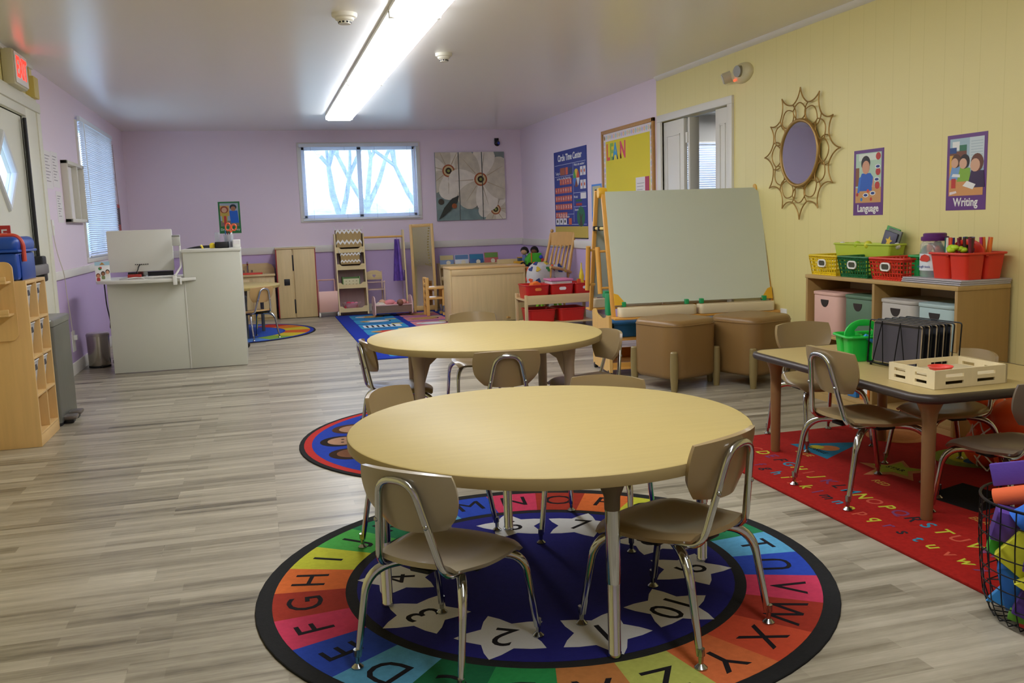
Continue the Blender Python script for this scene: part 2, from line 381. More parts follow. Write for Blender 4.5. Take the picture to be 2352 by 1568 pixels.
# ---- the next room seen through the doorway
b = B(); GX = 6.6; GY = 10.6; ww = (5.0, 6.0, .85, 2.0)
wall_boxes(b, 'x', XR+.1, GX, GY, GY+.1, [ww], GREYW, GREYW, .8); struct(b, 'wall_hall_back', 'grey far wall of the next room')
b = B(); b.bx(GX, GX+.1, 3.5, GY+.1, 0, ZC, GREYW); b.bx(XR+.1, GX, 3.4, 3.5, 0, ZC, GREYW); struct(b, 'wall_hall_right', 'grey side wall of the next room')
b = B(); b.bx(XR+.12, GX+.1, 3.4, GY+.1, ZC, ZC+.1, mat('#b5b5ae', .4)); struct(b, 'ceiling_hall', 'ceiling of the next room')
b = B(); xa, xb, za, zb = ww
for (a, c, e, f) in ((xa-.05, xb+.05, za-.05, za), (xa-.05, xb+.05, zb, zb+.05), (xa-.05, xa, za, zb), (xb, xb+.05, za, zb)): b.bx(a, c, GY-.02, GY+.03, e, f, TRIM, .004)
w = struct(b, 'window_3', 'window with closed blinds in the next room')
b = B(); b.bx(xa, xb, GY+.05, GY+.055, za, zb, glassy('#f4faff', .05)); struct(b, 'pane', None, w)
b = B(); slats(b, 'x', xa, xb, GY-.03, za, zb+.04, 42, .026, 62, mat('#c9d4e4', .5)); struct(b, 'window_blind', None, w)
# ---- ceiling lights
LAMP = mat('#f8faff', .5, emit=7.0)
def ceiling_light(x, y0, y1, label, group='fluorescent ceiling lights', z=ZC):
    t = thing('ceiling_light', label, 'ceiling light', (x, (y0+y1)/2, z), 0, group); L = (y1-y0)/2-.004
    b = B(); b.bx(-.15, .15, -L, L, -.012, 0, WHT, .002); b.bx(-.15, .15, -L, -L+.012, -.06, -.012, WHT, .002); b.bx(-.15, .15, L-.012, L, -.06, -.012, WHT, .002); b.bx(-.152, -.145, -L, L, -.028, -.010, WHT); b.bx(.145, .152, -L, L, -.028, -.010, WHT); b.done('housing', t)
    b = B(); b.prism([(-.144, 0), (-.138, -.045), (-.12, -.056), (.12, -.056), (.138, -.045), (.144, 0)], -L+.013, L-.013, LAMP, T(0, 0, -.0125) @ RX(90) @ Matrix.Diagonal((1, 1, -1, 1)))
    b.done('diffuser', t); return t
LX = .955
ceiling_light(LX, 7.92, 10.46, 'long fluorescent ceiling light farthest from the camera, nearest the back window', None)
ceiling_light(LX, 5.37, 7.90, 'long fluorescent ceiling light in the middle of the row', None)
ceiling_light(LX, 2.82, 5.35, 'long fluorescent ceiling light cut off by the top edge of the photo', None)
ceiling_light(LX, .27, 2.80, 'added unseen ceiling light above the camera, brightening the foreground', None)  # added out of view to brighten the near floor and chairs
ceiling_light(5.72, 9.4, 10.3, 'short ceiling light in the next room seen through the doorway', None)
def detector(x, y, r, label):
    t = thing('smoke_detector', label, 'smoke detector', (x, y, ZC))
    b = B(); m = mat('#e9e6d8', .45); b.lathe([(0, 0), (r, 0), (r, -.012), (r*.94, -.022), (r*.8, -.026), (0, -.026)], m, 28); b.done('base', t)
    b = B(); b.lathe([(0, -.026), (r*.76, -.026), (r*.7, -.038), (r*.5, -.045), (r*.46, -.06), (0, -.06)], m, 28)
    for k in range(10):
        a = 2*PI*k/10; b.bx(-.006, .006, -.003, .003, -.056, -.047, BLK, M=T(r*.475*math.cos(a), r*.475*math.sin(a), 0) @ RZ(math.degrees(a)+90))
    b.done('sensor_head', t)
detector(.572, 5.56, .075, 'round white smoke detector left of the ceiling lights')
detector(1.402, 6.74, .062, 'small round white detector right of the ceiling lights')
# ---- outside
b = B(); b.bx(-30, 40, 12.4, 60, -.6, -.5, mat('#b7bfae', .9, nz=.2, ns=1)); b.bx(-30, -1.8, -20, 12.4, -.6, -.5, mat('#b7bfae', .9, nz=.2, ns=1)); tag(b.done('outdoor_ground'), 'pale lawn outside the windows', 'ground', kind='structure')
HAZE_BARK = mat('#aab8cd', .9, nz=.2, ns=6)  # outdoor haze over the trees is put into this pale blue colour
def tree(x, y, h, seed, label):
    rnd = random.Random(seed); b = B()
    def br(p, d, r, l, n):
        q = p+d*l; mid = p+d*l*.5+Vector((rnd.uniform(-.06, .06), rnd.uniform(-.06, .06), 0))*l
        b.tube([p, mid, q], [r, r*.85, r*.66], HAZE_BARK, 6)
        if n == 0: return
        for k in range(3):
            a = rnd.uniform(0, 2*PI); e = rnd.uniform(.35, .75)
            nd = (d+Vector((math.cos(a), math.sin(a)*.6, rnd.uniform(-.1, .5)))*e).normalized(); br(q, nd, r*.62, l*rnd.uniform(.66, .9), n-1)
    br(Vector((0, 0, 0)), Vector((0, 0, 1)), h*.014, h*.2, 6)
    tag(b.done('tree', loc=(x, y, -.5)), label, 'tree', 'bare trees outside')
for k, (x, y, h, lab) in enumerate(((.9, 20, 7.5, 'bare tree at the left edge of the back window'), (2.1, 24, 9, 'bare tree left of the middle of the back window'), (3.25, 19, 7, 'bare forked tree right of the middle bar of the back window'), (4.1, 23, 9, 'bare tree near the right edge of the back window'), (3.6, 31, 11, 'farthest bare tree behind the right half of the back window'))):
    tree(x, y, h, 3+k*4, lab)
b = B(); rnd = random.Random(4)
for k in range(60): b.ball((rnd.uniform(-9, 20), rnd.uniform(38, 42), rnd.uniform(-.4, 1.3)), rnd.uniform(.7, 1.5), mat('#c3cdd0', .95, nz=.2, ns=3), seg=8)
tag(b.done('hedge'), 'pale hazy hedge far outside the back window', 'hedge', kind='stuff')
# ---- camera, world
cam = bpy.data.cameras.new('camera'); cam.sensor_width = 36; cam.lens = 2073.2/2352*36; cam.clip_start = .05
co = bpy.data.objects.new('camera', cam); COL.objects.link(co)
ya, pa, ro = .2682, .1330, -.0327
F = Vector((math.sin(ya)*math.cos(pa), math.cos(ya)*math.cos(pa), -math.sin(pa))); R0 = Vector((math.cos(ya), -math.sin(ya), 0)); U0 = R0.cross(F)
Rt = R0*math.cos(ro)+U0*math.sin(ro); Up = U0*math.cos(ro)-R0*math.sin(ro)
co.matrix_world = Matrix(((Rt.x, Up.x, -F.x, 0), (Rt.y, Up.y, -F.y, 0), (Rt.z, Up.z, -F.z, 1.1392), (0, 0, 0, 1)))
SC.camera = co
wd = bpy.data.worlds.new('overcast_sky'); SC.world = wd; wd.use_nodes = True
bg = wd.node_tree.nodes['Background']; bg.inputs[0].default_value = lin('#cfe2ff'); bg.inputs[1].default_value = 2.0
SC.view_settings.view_transform = 'Standard'; SC.view_settings.look = 'None'; SC.view_settings.gamma = 1; SC.view_settings.exposure = 1.1
SC.cycles.max_bounces = 8; SC.cycles.diffuse_bounces = 5; SC.cycles.transparent_max_bounces = 12; SC.cycles.sample_clamp_indirect = 8
# ------------------------------------------------------------------ rugs
def rug_disc(b, r, z0, z1, m, n=72, wob=0):
    b.lathe([(0, z0), (r, z0), (r, z1-.002), (r-.002, z1), (0, z1)], m, n)
def ring(b, ra, rb, a0, a1, z, m, n=6):
    # flat annular sector, angles in degrees
    pts = [(rb*math.cos(math.radians(a0+(a1-a0)*k/n)), rb*math.sin(math.radians(a0+(a1-a0)*k/n))) for k in range(n+1)]
    pts += [(ra*math.cos(math.radians(a1-(a1-a0)*k/n)), ra*math.sin(math.radians(a1-(a1-a0)*k/n))) for k in range(n+1)]
    b.prism(pts, z-.0006, z, m)
RUGBLK = cloth('#2c2b2d')
b = B(); rug_disc(b, .905, 0, .007, RUGBLK)
cy8 = ['#e0456a', '#b23c2c', '#f07a3c', '#d8dc44', '#58bf58', '#2c8a5c', '#66b4e0', '#3050c0']
seq = dict(F=0, G=1, H=2, I=3, J=4, K=5, L=6, M=7, N=0, O=1, P=2, Q=3, R=4, S=5, T=6, U=7, V=0, W=1, X=2, Y=2, Z=3, A=2, B=4, C=5, D=6, E=7)
over = dict(X='#e0583a', Y='#ea7c48', Z='#c6cc66', A='#d08a4c', B='#2f9a52', C='#1f6e46')
ltr = cloth('#221f24', nz=0)
for i, c in enumerate('ABCDEFGHIJKLMNOPQRSTUVWXYZ'):
    a = 192.6-13.846*(i-5); h = over.get(c, cy8[seq[c]])
    ring(b, .635, .855, a-6.923, a+6.923, .0076, cloth(h), 5)
    M = RZ(a-90+(180 if c == 'U' else 0)) @ T(0, -.752 if c == 'U' else .752, .0080)
    b.text(c, .155, ltr, M, .0003)
b.lathe([(0, .0070), (.60, .0070), (.60, .0076), (0, .0076)], cloth('#2c2c88', nz=.06), 64)
ring_w = cloth('#f4f4f6', nz=.02)
for n, a in ((1, -87.5), (2, -121.5), (3, -157), (4, 166.5), (5, 127), (6, 87), (7, 56), (8, 17), (9, -17), (10, -55)):
    M = RZ(a-90) @ T(0, .465, 0)
    pts = []
    sp = star(.138, .078, 5, 90)
    for k in range(10):      # fat rounded star points
        p, q = sp[k], sp[(k+1) % 10]; pts.append(p)
        mx, my = (p[0]+q[0])/2, (p[1]+q[1])/2; d = math.hypot(mx, my); pts.append((mx*(1+.006/d), my*(1+.006/d)))
    b.prism(pts, .0076, .0081, ring_w, M)
    b.text(str(n), .15, ltr, M @ T(0, .0, .0083), .0003)
R1C = (.82, 2.68)
tag(b.done('alphabet_rug', loc=(*R1C, 0)), 'round black-edged alphabet rug with white number stars under the nearest table', 'rug')
# kids rug
b = B(); rug_disc(b, .95, 0, .007, RUGBLK); KB = cloth('#2a49b8')
b.lathe([(0, .007), (.925, .007), (.925, .0075), (0, .0075)], cloth('#d03a34'), 72); b.lathe([(0, .0075), (.885, .0075), (.885, .008), (0, .008)], KB, 72)
skins = ['#c79a7a', '#8a5a3e', '#a8724e', '#d8b294', '#6a4430']; hairs = ['#2a1d18', '#3a2418', '#181416', '#5a3a22']
shirts = ['#d8465a', '#f0b0b8', '#48a050', '#e8d24a', '#e87a36', '#7a50a8', '#e8e6e0']
for k in range(16):
    a = 84+k*22.5; M = RZ(a) @ T(0, .655, 0) @ Matrix.Diagonal((1.35, 1.35, 1, 1)); z = .008
    b.prism([(-.07, -.05), (.07, -.05), (.045, -.20), (-.045, -.20)], z, z+.0006, cloth(shirts[k % 7]), M)
    b.prism(circ(.085, 20, 0, .065, .075), z, z+.0006, cloth(hairs[k % 4]), M)
    b.prism(circ(.066, 20, 0, .045, .066), z+.0006, z+.0012, cloth(skins[k % 5]), M)
    for s in (-1, 1): b.prism(circ(.007, 8, s*.024, .052), z+.0012, z+.0016, ltr, M)
    b.prism([(-.025, .022), (0, .012), (.025, .022), (0, .006)], z+.0012, z+.0016, cloth('#a04038'), M)
    if k % 3 == 0: b.prism(circ(.04, 16, .10, -.05), z+.0006, z+.0012, cloth('#e8843a'), M)
    if k % 3 == 1: b.prism(star(.045, .022, 5, 90, .11, -.04), z+.0006, z+.0012, ring_w, M)
b.prism(circ(.40, 40), .008, .0086, cloth('#58a848')); b.prism(circ(.26, 40), .0086, .0092, cloth('#3f86d8'))
R2C = (1.08, 4.69)
tag(b.done('kids_rug', loc=(*R2C, 0)), 'round blue rug with cartoon children round a red border, under the far round table', 'rug')
# red letter rug
b = B(); RED = cloth('#b3221b', nz=.12); rx0, rx1, ry0, ry1 = 1.99, 3.36, 2.04, 4.03
b.prism(rrect(rx1-rx0, ry1-ry0, .05), 0, .011, RED, T((rx0+rx1)/2, (ry0+ry1)/2, 0), bev=.003)
rc = ['#d8dc44', '#3c9ab8', '#2c2a30', '#8a4a78', '#d8dc44', '#e0644a']
zz = .0115
for i in range(26):
    y = 3.93-i*.0735
    b.text(chr(65+i), .085, cloth(rc[(i*5+1) % 6], nz=0), T(2.235, y, zz) @ RZ(-90+(-8 if i % 2 else 6)), .0004, .001)
    b.text(chr(97+i), .08, cloth(rc[(i*5+2) % 6], nz=0), T(2.11, y-.03, zz) @ RZ(-90+(6 if i % 2 else -8)), .0004, .001)
b.prism([(2.44, 3.80), (2.77, 3.70), (2.44, 3.50)], .011, zz, cloth('#2f86a8')); b.prism(circ(.05, 16, 2.56, 3.66), zz, zz+.0005, cloth('#e0894e')); b.prism(circ(.035, 14, 2.52, 3.70), zz+.0005, zz+.001, cloth('#d8cc44'))
b.text('BLUE', .05, cloth('#e0b050', nz=0), T(2.40, 3.62, zz) @ RZ(-90), .0004)
b.text('TRIANGLE', .035, ltr, T(2.49, 3.66, zz+.001) @ RZ(-90), .0003)
b.prism(circ(.16, 30, 3.02, 3.74, .15), .011, zz, cloth('#d6905a')); b.prism(circ(.10, 24, 3.02, 3.74), zz, zz+.0005, cloth('#c77f48'))
b.prism(star(.17, .08, 5, 40, 2.60, 3.24), .011, zz, cloth('#d6905a')); b.prism(star(.12, .055, 5, 40, 2.61, 3.25), zz, zz+.0005, cloth('#b4bc3e')); b.text('STAR', .04, ltr, T(2.61, 3.25, zz+.001) @ RZ(-80), .0003)
b.text('RED', .05, cloth('#e0b050', nz=0), T(2.42, 3.10, zz) @ RZ(-90), .0004)
b.prism(circ(.19, 30, 3.05, 3.27, .17), .011, zz, cloth('#8fa64a')); b.prism(circ(.12, 24, 3.05, 3.27, .11), zz, zz+.0005, cloth('#c8c83e')); b.prism(circ(.08, 20, 3.03, 3.22, .05), zz+.0005, zz+.001, cloth('#2f5f88'))
b.prism([(2.50, 2.66), (2.76, 2.72), (2.72, 2.98), (2.46, 2.90)], .011, zz, cloth('#1c1a1c')); b.text('BLACK', .05, cloth('#d89a4a', nz=0), T(2.44, 2.55, zz) @ RZ(-90), .0004)
tag(b.done('letter_rug'), 'rectangular red rug with alphabet letters and coloured shapes under the rectangular table', 'rug')
# animal rug
b = B(); BL = cloth('#2440b4'); ax0, ax1, ay0, ay1 = .87, 2.62, 7.64, 11.62
b.prism(rrect(ax1-ax0, ay1-ay0, .03), 0, .009, BL, T((ax0+ax1)/2, (ay0+ay1)/2, 0), bev=.002)
tan, red2, dk = cloth('#d6a862'), cloth('#dd5040'), cloth('#23222a')
for i in range(7):
    y0 = ay0+.10+i*.545
    for cI, (xx0, w, h) in enumerate(((ax0+.16, .52, '#3f9fd2'), (ax0+.76, .48, '#e58f9c'), (ax0+1.3, .34, '#3f9fd2'))):
        b.prism(rrect(w, .49, .03, cx=xx0+w/2, cy=y0+.245), .009, .0096, cloth(h))
        cx, cy = xx0+w*.48, y0+.24
        b.prism(rrect(.13, .11, .01, cx=xx0+w-.08, cy=y0+.41), .0096, .0101, cloth('#cfcf8a'))
        if i == 4 and cI == 0:   # zebra panel
            b.prism(rrect(.42, .24, .02, cx=cx, cy=cy), .0096, .0100, ring_w)
            for q in range(6): b.bx(cx-.18+q*.06, cx-.155+q*.06, cy-.1, cy+.1, .0100, .0104, dk)
        else:
            b.prism(circ(.175, 24, cx, cy, .125), .0096, .0100, dk); b.prism(circ(.155, 24, cx, cy, .108), .0100, .0104, (tan, red2, tan, red2, tan, ring_w, tan)[(i+cI) % 7])
            b.prism(circ(.06, 16, cx-.13, cy+.02), .0104, .0108, (ring_w, tan)[i % 2])
    b.text('animal', .06, dk, T(ax0+.38, y0+.055, .0099), .0003)
tag(b.done('animal_rug'), 'long blue rug with pink and light blue animal panels in the play corner', 'rug')
# rainbow rug
b = B(); rug_disc(b, .95, 0, .007, RUGBLK); b.lathe([(0, .007), (.93, .007), (.93, .0075), (0, .0075)], cloth('#2a3fb0'), 60)
for k in range(18): ring(b, .62, .89, k*20, k*20+20, .0081, cloth(['#e0c83a', '#e8822e', '#d8402e', '#6a8ad8', '#8a5ab0', '#6a9ae0', '#8fb84a', '#e0c83a', '#e86a2e'][k % 9]), 5)
b.lathe([(0, .0075), (.60, .0075), (.60, .0081), (0, .0081)], cloth('#3a62c8'), 48)
tag(b.done('rainbow_rug', loc=(-.40, 10.32, 0)), 'round blue rug with rainbow rim behind the white desk', 'rug')
# ------------------------------------------------------------------ chairs
SHELL = mat('#98825c', .3, spec=.5, coat=.15); SHELLD = mat('#6f6254', .3, spec=.5, coat=.15)
def make_chair(shell, label, seat_m=None, s=1.0):
    t = thing('school_chair', label, 'chair'); seat_m = seat_m or shell
    def sf(u, v):
        x = u*math.sqrt(1-.30*v*v)*(.158+.012*v); y = v*math.sqrt(1-.30*u*u)*.165+.005
        z = .292-.014*(1-u*u)*(1-v*v)+(.012*max(0, -v-.3)) - (.022*max(0, (v-.5)/.5)**2) - .012*max(0, (abs(u)-.75)/.25)**2
        return (x*s, y*s, z*s)
    b = B(); b.sheet(sf, 18, 18, .013*s, seat_m); b.done('seat', t, 50)
    def bf(u, v):
        w = .142+.012*v if v > -.2 else .1396-.034*((-.2-v)/.8)**1.5
        x = u*w*math.sqrt(1-.22*v*v); z = .464+v*math.sqrt(1-.22*u*u)*.08
        y = -.172+.036*u*u-(z-.464)*.22
        return (x*s, y*s, z*s)
    b = B(); b.sheet(bf, 18, 14, .013*s, shell); b.done('backrest', t, 50)
    r = .0095*s
    b = B(); pts = [(.112, .12, .272), (.102, -.150, .272), (.050, -.198, .522), (-.050, -.198, .522), (-.102, -.150, .272), (-.112, .12, .272)]
    b.tube([Vector(p)*s for p in pts], r, CH, 10, .045*s, 6)
    for sx in (-1, 1): b.ball((sx*.076*s, -.183*s, .41*s), .007*s, CHD, seg=8)
    b.done('back_frame', t, 60)
    b = B(); b.bx(-.12*s, .12*s, -.035*s, .035*s, .254*s, .268*s, BLKM, .004*s); b.bx(-.03*s, .03*s, -.12*s, .12*s, .260*s, .272*s, BLKM, .004*s); b.done('seat_bracket', t)
    for sx in (-1, 1):
        for sy in (-1, 1):
            b = B(); P = [(sx*.06, sy*.03, .262), (sx*.150, sy*.142, .256), (sx*.1615, sy*.183, .03)]
            b.tube([Vector(p)*s for p in P], [r*1.3, r*1.34, r*1.34, r*1.2, r*.95], CH, 10, .075*s, 8); lg = b.done('leg', t, 60)
            b = B(); f = Vector((sx*.1625, sy*.186, 0))*s; b.lathe([(0, 0), (.016*s, 0), (.016*s, .003), (.006*s, .012), (.007*s, .03), (.0095*s, .032), (.0095*s, .05), (0, .05)], CHD, 14, loc=f); b.done('glide', lg)
    return t
def ang(d): return math.radians(d-90)
RUGZ = .0085
SHELLG = mat('#a0957e', .3, coat=.2)
c0 = make_chair(SHELLG, 'grey-tan school chair nearest the camera, left, its back to us on the alphabet rug')
c0.location = (.42, 2.245, RUGZ); c0.rotation_euler.z = ang(43)
RUGZ = .0085
G1 = 'chairs around the nearest round table'; G2 = 'chairs around the far round table'; G3 = 'chairs around the rectangular table'
c0['group'] = G1
def dupc(*a):
    q = dup(*a); q.scale = (1, 1, 1); return q
fr = make_chair(SHELL, 'tan school chair right of the nearest table, back to us beside the chrome table leg'); fr['group'] = G1; fr.location = (1.05, 2.20, RUGZ); fr.rotation_euler.z = ang(120); fr.scale = (1.05,)*3
dupc(fr, (.53, 3.12, RUGZ), ang(-41), 'tan school chair at the far left of the nearest table, front of its backrest showing', G1)
dupc(fr, (1.13, 2.99, RUGZ), ang(-126), 'tan school chair beyond the nearest table, only its backrest top showing before the ottoman', G1)
dupc(fr, (.66, 4.68, RUGZ), ang(3), 'school chair seen side-on at the left end of the far round table', G2)
q = dupc(fr, (1.045, 3.98, RUGZ), ang(82), 'tan school chair at the near side of the far round table, chrome hoop facing us', G2)
q.scale = (1.04,)*3; q = dupc(fr, (1.60, 4.42, RUGZ), ang(188), 'tan school chair at the right end of the far round table beside the easel', G2)
q = dupc(fr, (1.25, 5.33, RUGZ), ang(-92), 'tan school chair behind the far round table before the wooden cabinet back', G2)
q.scale = (1.05,)*3; q = dupc(fr, (2.285, 3.03, .012), ang(0), 'tan school chair at the long left side of the rectangular table, chrome hoop outward', G3)
q.scale = (1.1,)*3; q = dupc(fr, (2.61, 3.82, .012), ang(-94), 'tan school chair at the far end of the rectangular table near the ottomans', G3)
q.scale = (1.05,)*3; q = dupc(fr, (2.775, 3.16, .012), ang(170), 'school chair behind the wooden tray at the bookcase side of the rectangular table', G3); q.scale = (.95,)*3
c1 = make_chair(SHELLD, 'dark brown school chair at the right edge of the photo beside the wire basket'); c1['group'] = G3; c1.location = (2.52, 2.545, .012); c1.rotation_euler.z = ang(92)
c2 = make_chair(mat('#c9a46a', .3, coat=.2), 'light wood-coloured school chair beside the white desk on the rainbow rug'); c2.location = (-.10, 9.73, .0085); c2.rotation_euler.z = ang(128)
# ------------------------------------------------------------------ tables
TOP = mat('#b8a469', .52, nz=.025, ns=5, stretch=(1, 12, 1), spec=.22); EDGE = mat('#a08d60', .45)
def round_table(label, loc, r, h, leg_kind, rz=0, group='round wooden tables'):
    t = thing('round_table', label, 'table', loc, rz, group)
    b = B(); b.lathe([(0, h-.034), (r-.002, h-.034), (r, h-.032), (r, h-.003), (r-.004, h), (0, h)], TOP, 96); b.lathe([(r+.0005, h-.033), (r+.001, h-.032), (r+.001, h-.004), (r+.0005, h-.003)], EDGE, 96)
    b.bx(-.0008, .0008, r-.001, r+.0018, h-.033, h-.002, BLK, M=RZ(-160)); b.done('tabletop', t)
    for k in range(4):
        M = RZ(90*k) @ T(0, -(r-.09), 0); b = B()
        if leg_kind == 'chrome':
            b.lathe([(.013, .0), (.018, .0), (.018, .012), (.0165, .014), (.0165, h-.12), (.0135, h-.12), (.0135, 0)], CH, 18, M); b.lathe([(.019, .20), (.019, h-.10)], CH, 18, M); b.lathe([(0, .20), (.019, .20)], CH, 18, M)
            lg = b.done('leg', t)
            b = B(); b.lathe([(.02, h-.12), (.021, h-.085), (.035, h-.05), (.05, h-.0345), (0, h-.0345), (0, h-.12)], mat('#5d5040', .5), 20, M); b.done('leg_socket', lg)
        else:
            tp = mat('#a3917c', .45); b.lathe([(0, 0), (.021, 0), (.024, .01), (.026, h-.12), (.033, h-.06), (.036, h-.0345), (0, h-.0345)], tp, 20, M)
            b.prism([(-.015, 0), (-.17, 0), (-.11, -.035), (-.06, -.06), (-.02, -.14)], -.02, .02, tp, M @ T(0, 0, h-.0345) @ RZ(-90) @ RX(90)); b.done('leg', t)
    return t
round_table('round wood-look table nearest the camera on the alphabet rug', (.82, 2.595, RUGZ), .61, .515, 'chrome', 0)
round_table('farther round wood-look table with taupe legs on the blue kids rug', (1.107, 4.56, RUGZ), .61, .548, 'taupe', math.radians(38))
t = thing('round_table', 'small round table behind the white desk on the rainbow rug', 'table', (-.41, 10.16, .0085))
b = B(); b.lathe([(0, .505), (.598, .505), (.6, .508), (.6, .532), (.596, .535), (0, .535)], TOP, 64); b.done('tabletop', t)
for k in range(4):
    b = B(); b.lathe([(0, 0), (.018, 0), (.02, .35), (.028, .46), (.03, .505), (0, .505)], mat('#5a6066', .4, .4), 14, RZ(90*k+30) @ T(0, -.46, 0)); b.done('leg', t)
# rectangular table
t = thing('rectangular_table', 'rectangular wood-look activity table with dark edge on the red rug', 'table', (2.58, 3.18, .0115), math.radians(-1.5)); h = .478
b = B(); b.prism(rrect(.752, 1.212, .075, 8), h-.03, h, mat('#b5a06a', .42, nz=.025, ns=5, stretch=(1, 12, 1))); b.done('tabletop', t)
b = B(); pts = [(x, y, h-.016) for x, y in rrect(.756, 1.216, .077, 8)]; b.tube(pts, .0175, mat('#3a2f2a', .4), 8, closed=True); b.done('edge_band', t, 60)
LB = mat('#8a6540', .4)
for sx in (-1, 1):
    for sy in (-1, 1):
        b = B(); b.lathe([(0, 0), (.019, 0), (.021, .006), (.025, h-.12), (.025, h-.115), (.030, h-.08), (.045, h-.045), (.06, h-.031), (0, h-.031)], LB, 22, loc=(sx*.29, sy*.525, 0)); b.done('leg', t)
# ------------------------------------------------------------------ left side
def sign_text(b, s, size, m, M, bold=.002): b.text(s, size, m, M, .0006, bold)
# exit sign
t = thing('exit_sign', 'white exit sign with red letters above the left door', 'exit sign', (XL, 6.88, 2.24))
b = B(); b.bx(0, .075, -.20, .16, -.115, .115, mat('#cfc9a8', .5), .015); b.done('housing', t)
b = B(); b.bx(.075, .082, -.185, .145, -.10, .10, mat('#ece9e4', .4), .003); b.done('face_plate', t)
b = B(); b.text('EXIT', .19, mat('#ff2a1c', .5, emit=1.2), T(.083, -.02, 0) @ RZ(90) @ RX(90), .0006, .004, sx=.72); b.done('letters', t)
t = thing('junction_box', 'small yellow-painted box on the wall right of the exit sign', 'junction box', (XL, 7.38, 2.20))
b = B(); b.bx(0, .06, -.08, .06, -.075, .075, mat('#d8c46c', .45), .006); b.done('box', t)
b = B(); b.tube([(.012, 0, .075), (.012, 0, .16)], .006, mat('#d8c46c', .5), 8); b.done('conduit', t)
# notices
def paper(y0, y1, z0, z1, label, lines=9):
    b = B(); b.bx(XL-.001, XL+.0015, y0, y1, z0, z1, PAPER); ink = mat('#8d8790', .8)
    for k in range(lines):
        z = z1-.04-(z1-z0-.07)*k/lines; b.bx(XL+.0015, XL+.0019, y0+.04, y1-.05-(k*37 % 5)*.02, z, z+.005, ink)
    tag(b.done('paper_notice'), label, 'notice', 'paper notices by the left door')
paper(7.66, 7.92, 1.50, 1.79, 'pinned white paper notice nearest the left door, upper row'); paper(7.93, 8.17, 1.52, 1.80, 'pinned white paper notice just left of the white picture frame, upper row'); paper(7.98, 8.2, 1.24, 1.49, 'white paper notice below the other two, beside the white frame')
t = thing('shadow_box', 'white box frame with two openings on the lavender left wall', 'picture frame', (XL, 8.66, 1.5))
FR = mat('#d9d6c8', .5); b = B()
for (a, c, e, f) in ((-.39, .36, .225, .255), (-.39, .36, -.255, -.225), (-.39, -.355, -.255, .255), (.325, .36, -.255, .255), (.02, .06, -.225, .225)): b.bx(0, .05, a, c, e, f, FR, .003)
b.done('frame', t); b = B(); b.bx(0, .006, -.36, .33, -.23, .23, PAPER); b.done('backing', t)
t = thing('light_switch', 'white light switch below the notices on the left wall', 'light switch', (XL, 7.72, 1.2)); b = B(); b.bx(0, .006, -.06, .06, -.06, .06, WHT, .002); b.done('plate', t)
b = B()
for q in (-.025, .025): b.bx(.006, .014, q-.008, q+.008, -.015, .015, WHT, .002)
b.done('toggle', t)
b = B(); b.tube([(XL+.012, 7.66, 1.26), (XL+.012, 7.70, 1.1), (XL+.012, 7.78, .98), (XL+.026, 7.88, .83), (XL+.014, 7.95, .7), (XL+.014, 8.02, .45), (XL+.014, 8.06, .22)], .0035, mat('#d8d2c4', .5), 6, .06); tag(b.done('extension_cord'), 'thin white cord hanging down the left wall', 'cord')
t = thing('wall_outlet', 'white outlet low on the left wall beside the steel waste bin', 'outlet', (XL, 8.1, .27)); b = B(); b.bx(0, .008, -.06, .06, -.085, .085, WHT, .003); b.done('plate', t); b = B(); b.bx(.008, .035, -.02, .02, .01, .05, WHT, .004); b.done('plug', t)
b = B(); b.bx(XL, XL+.002, 11.2, 11.42, 1.15, 1.47, mat('#5a4a52', .6)); b.bx(XL+.002, XL+.003, 11.2, 11.42, 1.43, 1.47, mat('#c44a44', .6)); b.bx(XL+.002, XL+.003, 11.22, 11.40, 1.16, 1.24, mat('#b8584e', .6)); tag(b.done('wall_poster'), 'narrow dark poster with red top on the left wall beyond the window', 'poster')
b = B(); b.tube([(XL+.03, 11.06, 2.12), (XL+.02, 11.14, 2.05), (XL+.02, 11.16, 1.9), (XL+.02, 11.2, 1.6), (XL+.02, 11.25, 1.45)], .004, mat('#a68f88', .6), 6, .05); tag(b.done('extension_cord'), 'thin cord hanging right of the left window', 'cord')
# cubby
CX0, CX1, CY0, CY1, CZ = -1.525, -1.21, 5.33, 5.785, .905
t = thing('cubby_shelf', 'tall maple cubby unit with eight openings beside the left door', 'cubby shelf', (0, 0, 0))
b = B(); b.bx(CX0, CX1, CY0, CY0+.018, 0, CZ, MAPLE, .002); b.done('side_panel', t); b = B(); b.bx(CX0, CX1, CY1-.018, CY1, 0, CZ, MAPLE, .002); b.done('side_panel', t)
b = B(); b.bx(CX0, CX1, CY0+.018, CY1-.018, CZ-.018, CZ, MAPLEY, .002); b.done('top', t)
b = B(); b.bx(CX0, CX0+.008, CY0+.018, CY1-.018, 0, CZ-.018, MAPLEY); b.done('back_panel', t)
zs = [.075, .285, .492, .695]
for z in zs: b = B(); b.bx(CX0+.008, CX1, CY0+.018, CY1-.018, z-.014, z, MAPLEY, .002); b.done('shelf_board', t)
b = B(); b.bx(CX0+.008, CX1, 5.55, 5.566, .075, CZ-.018, MAPLE, .002); b.done('divider', t)
b = B(); b.bx(CX1-.016, CX1-.001, CY0+.018, CY1-.018, 0, .061, MAPLEY, .002); b.done('kick_board', t)
BSK = mat('#b9b9ba', .7, nz=.35, ns=26); BSKD = mat('#3a3a40', .6); BRIM = mat('#e2e2e2', .6)
lv = {0: 'second lowest', 1: 'third', 2: 'top'}
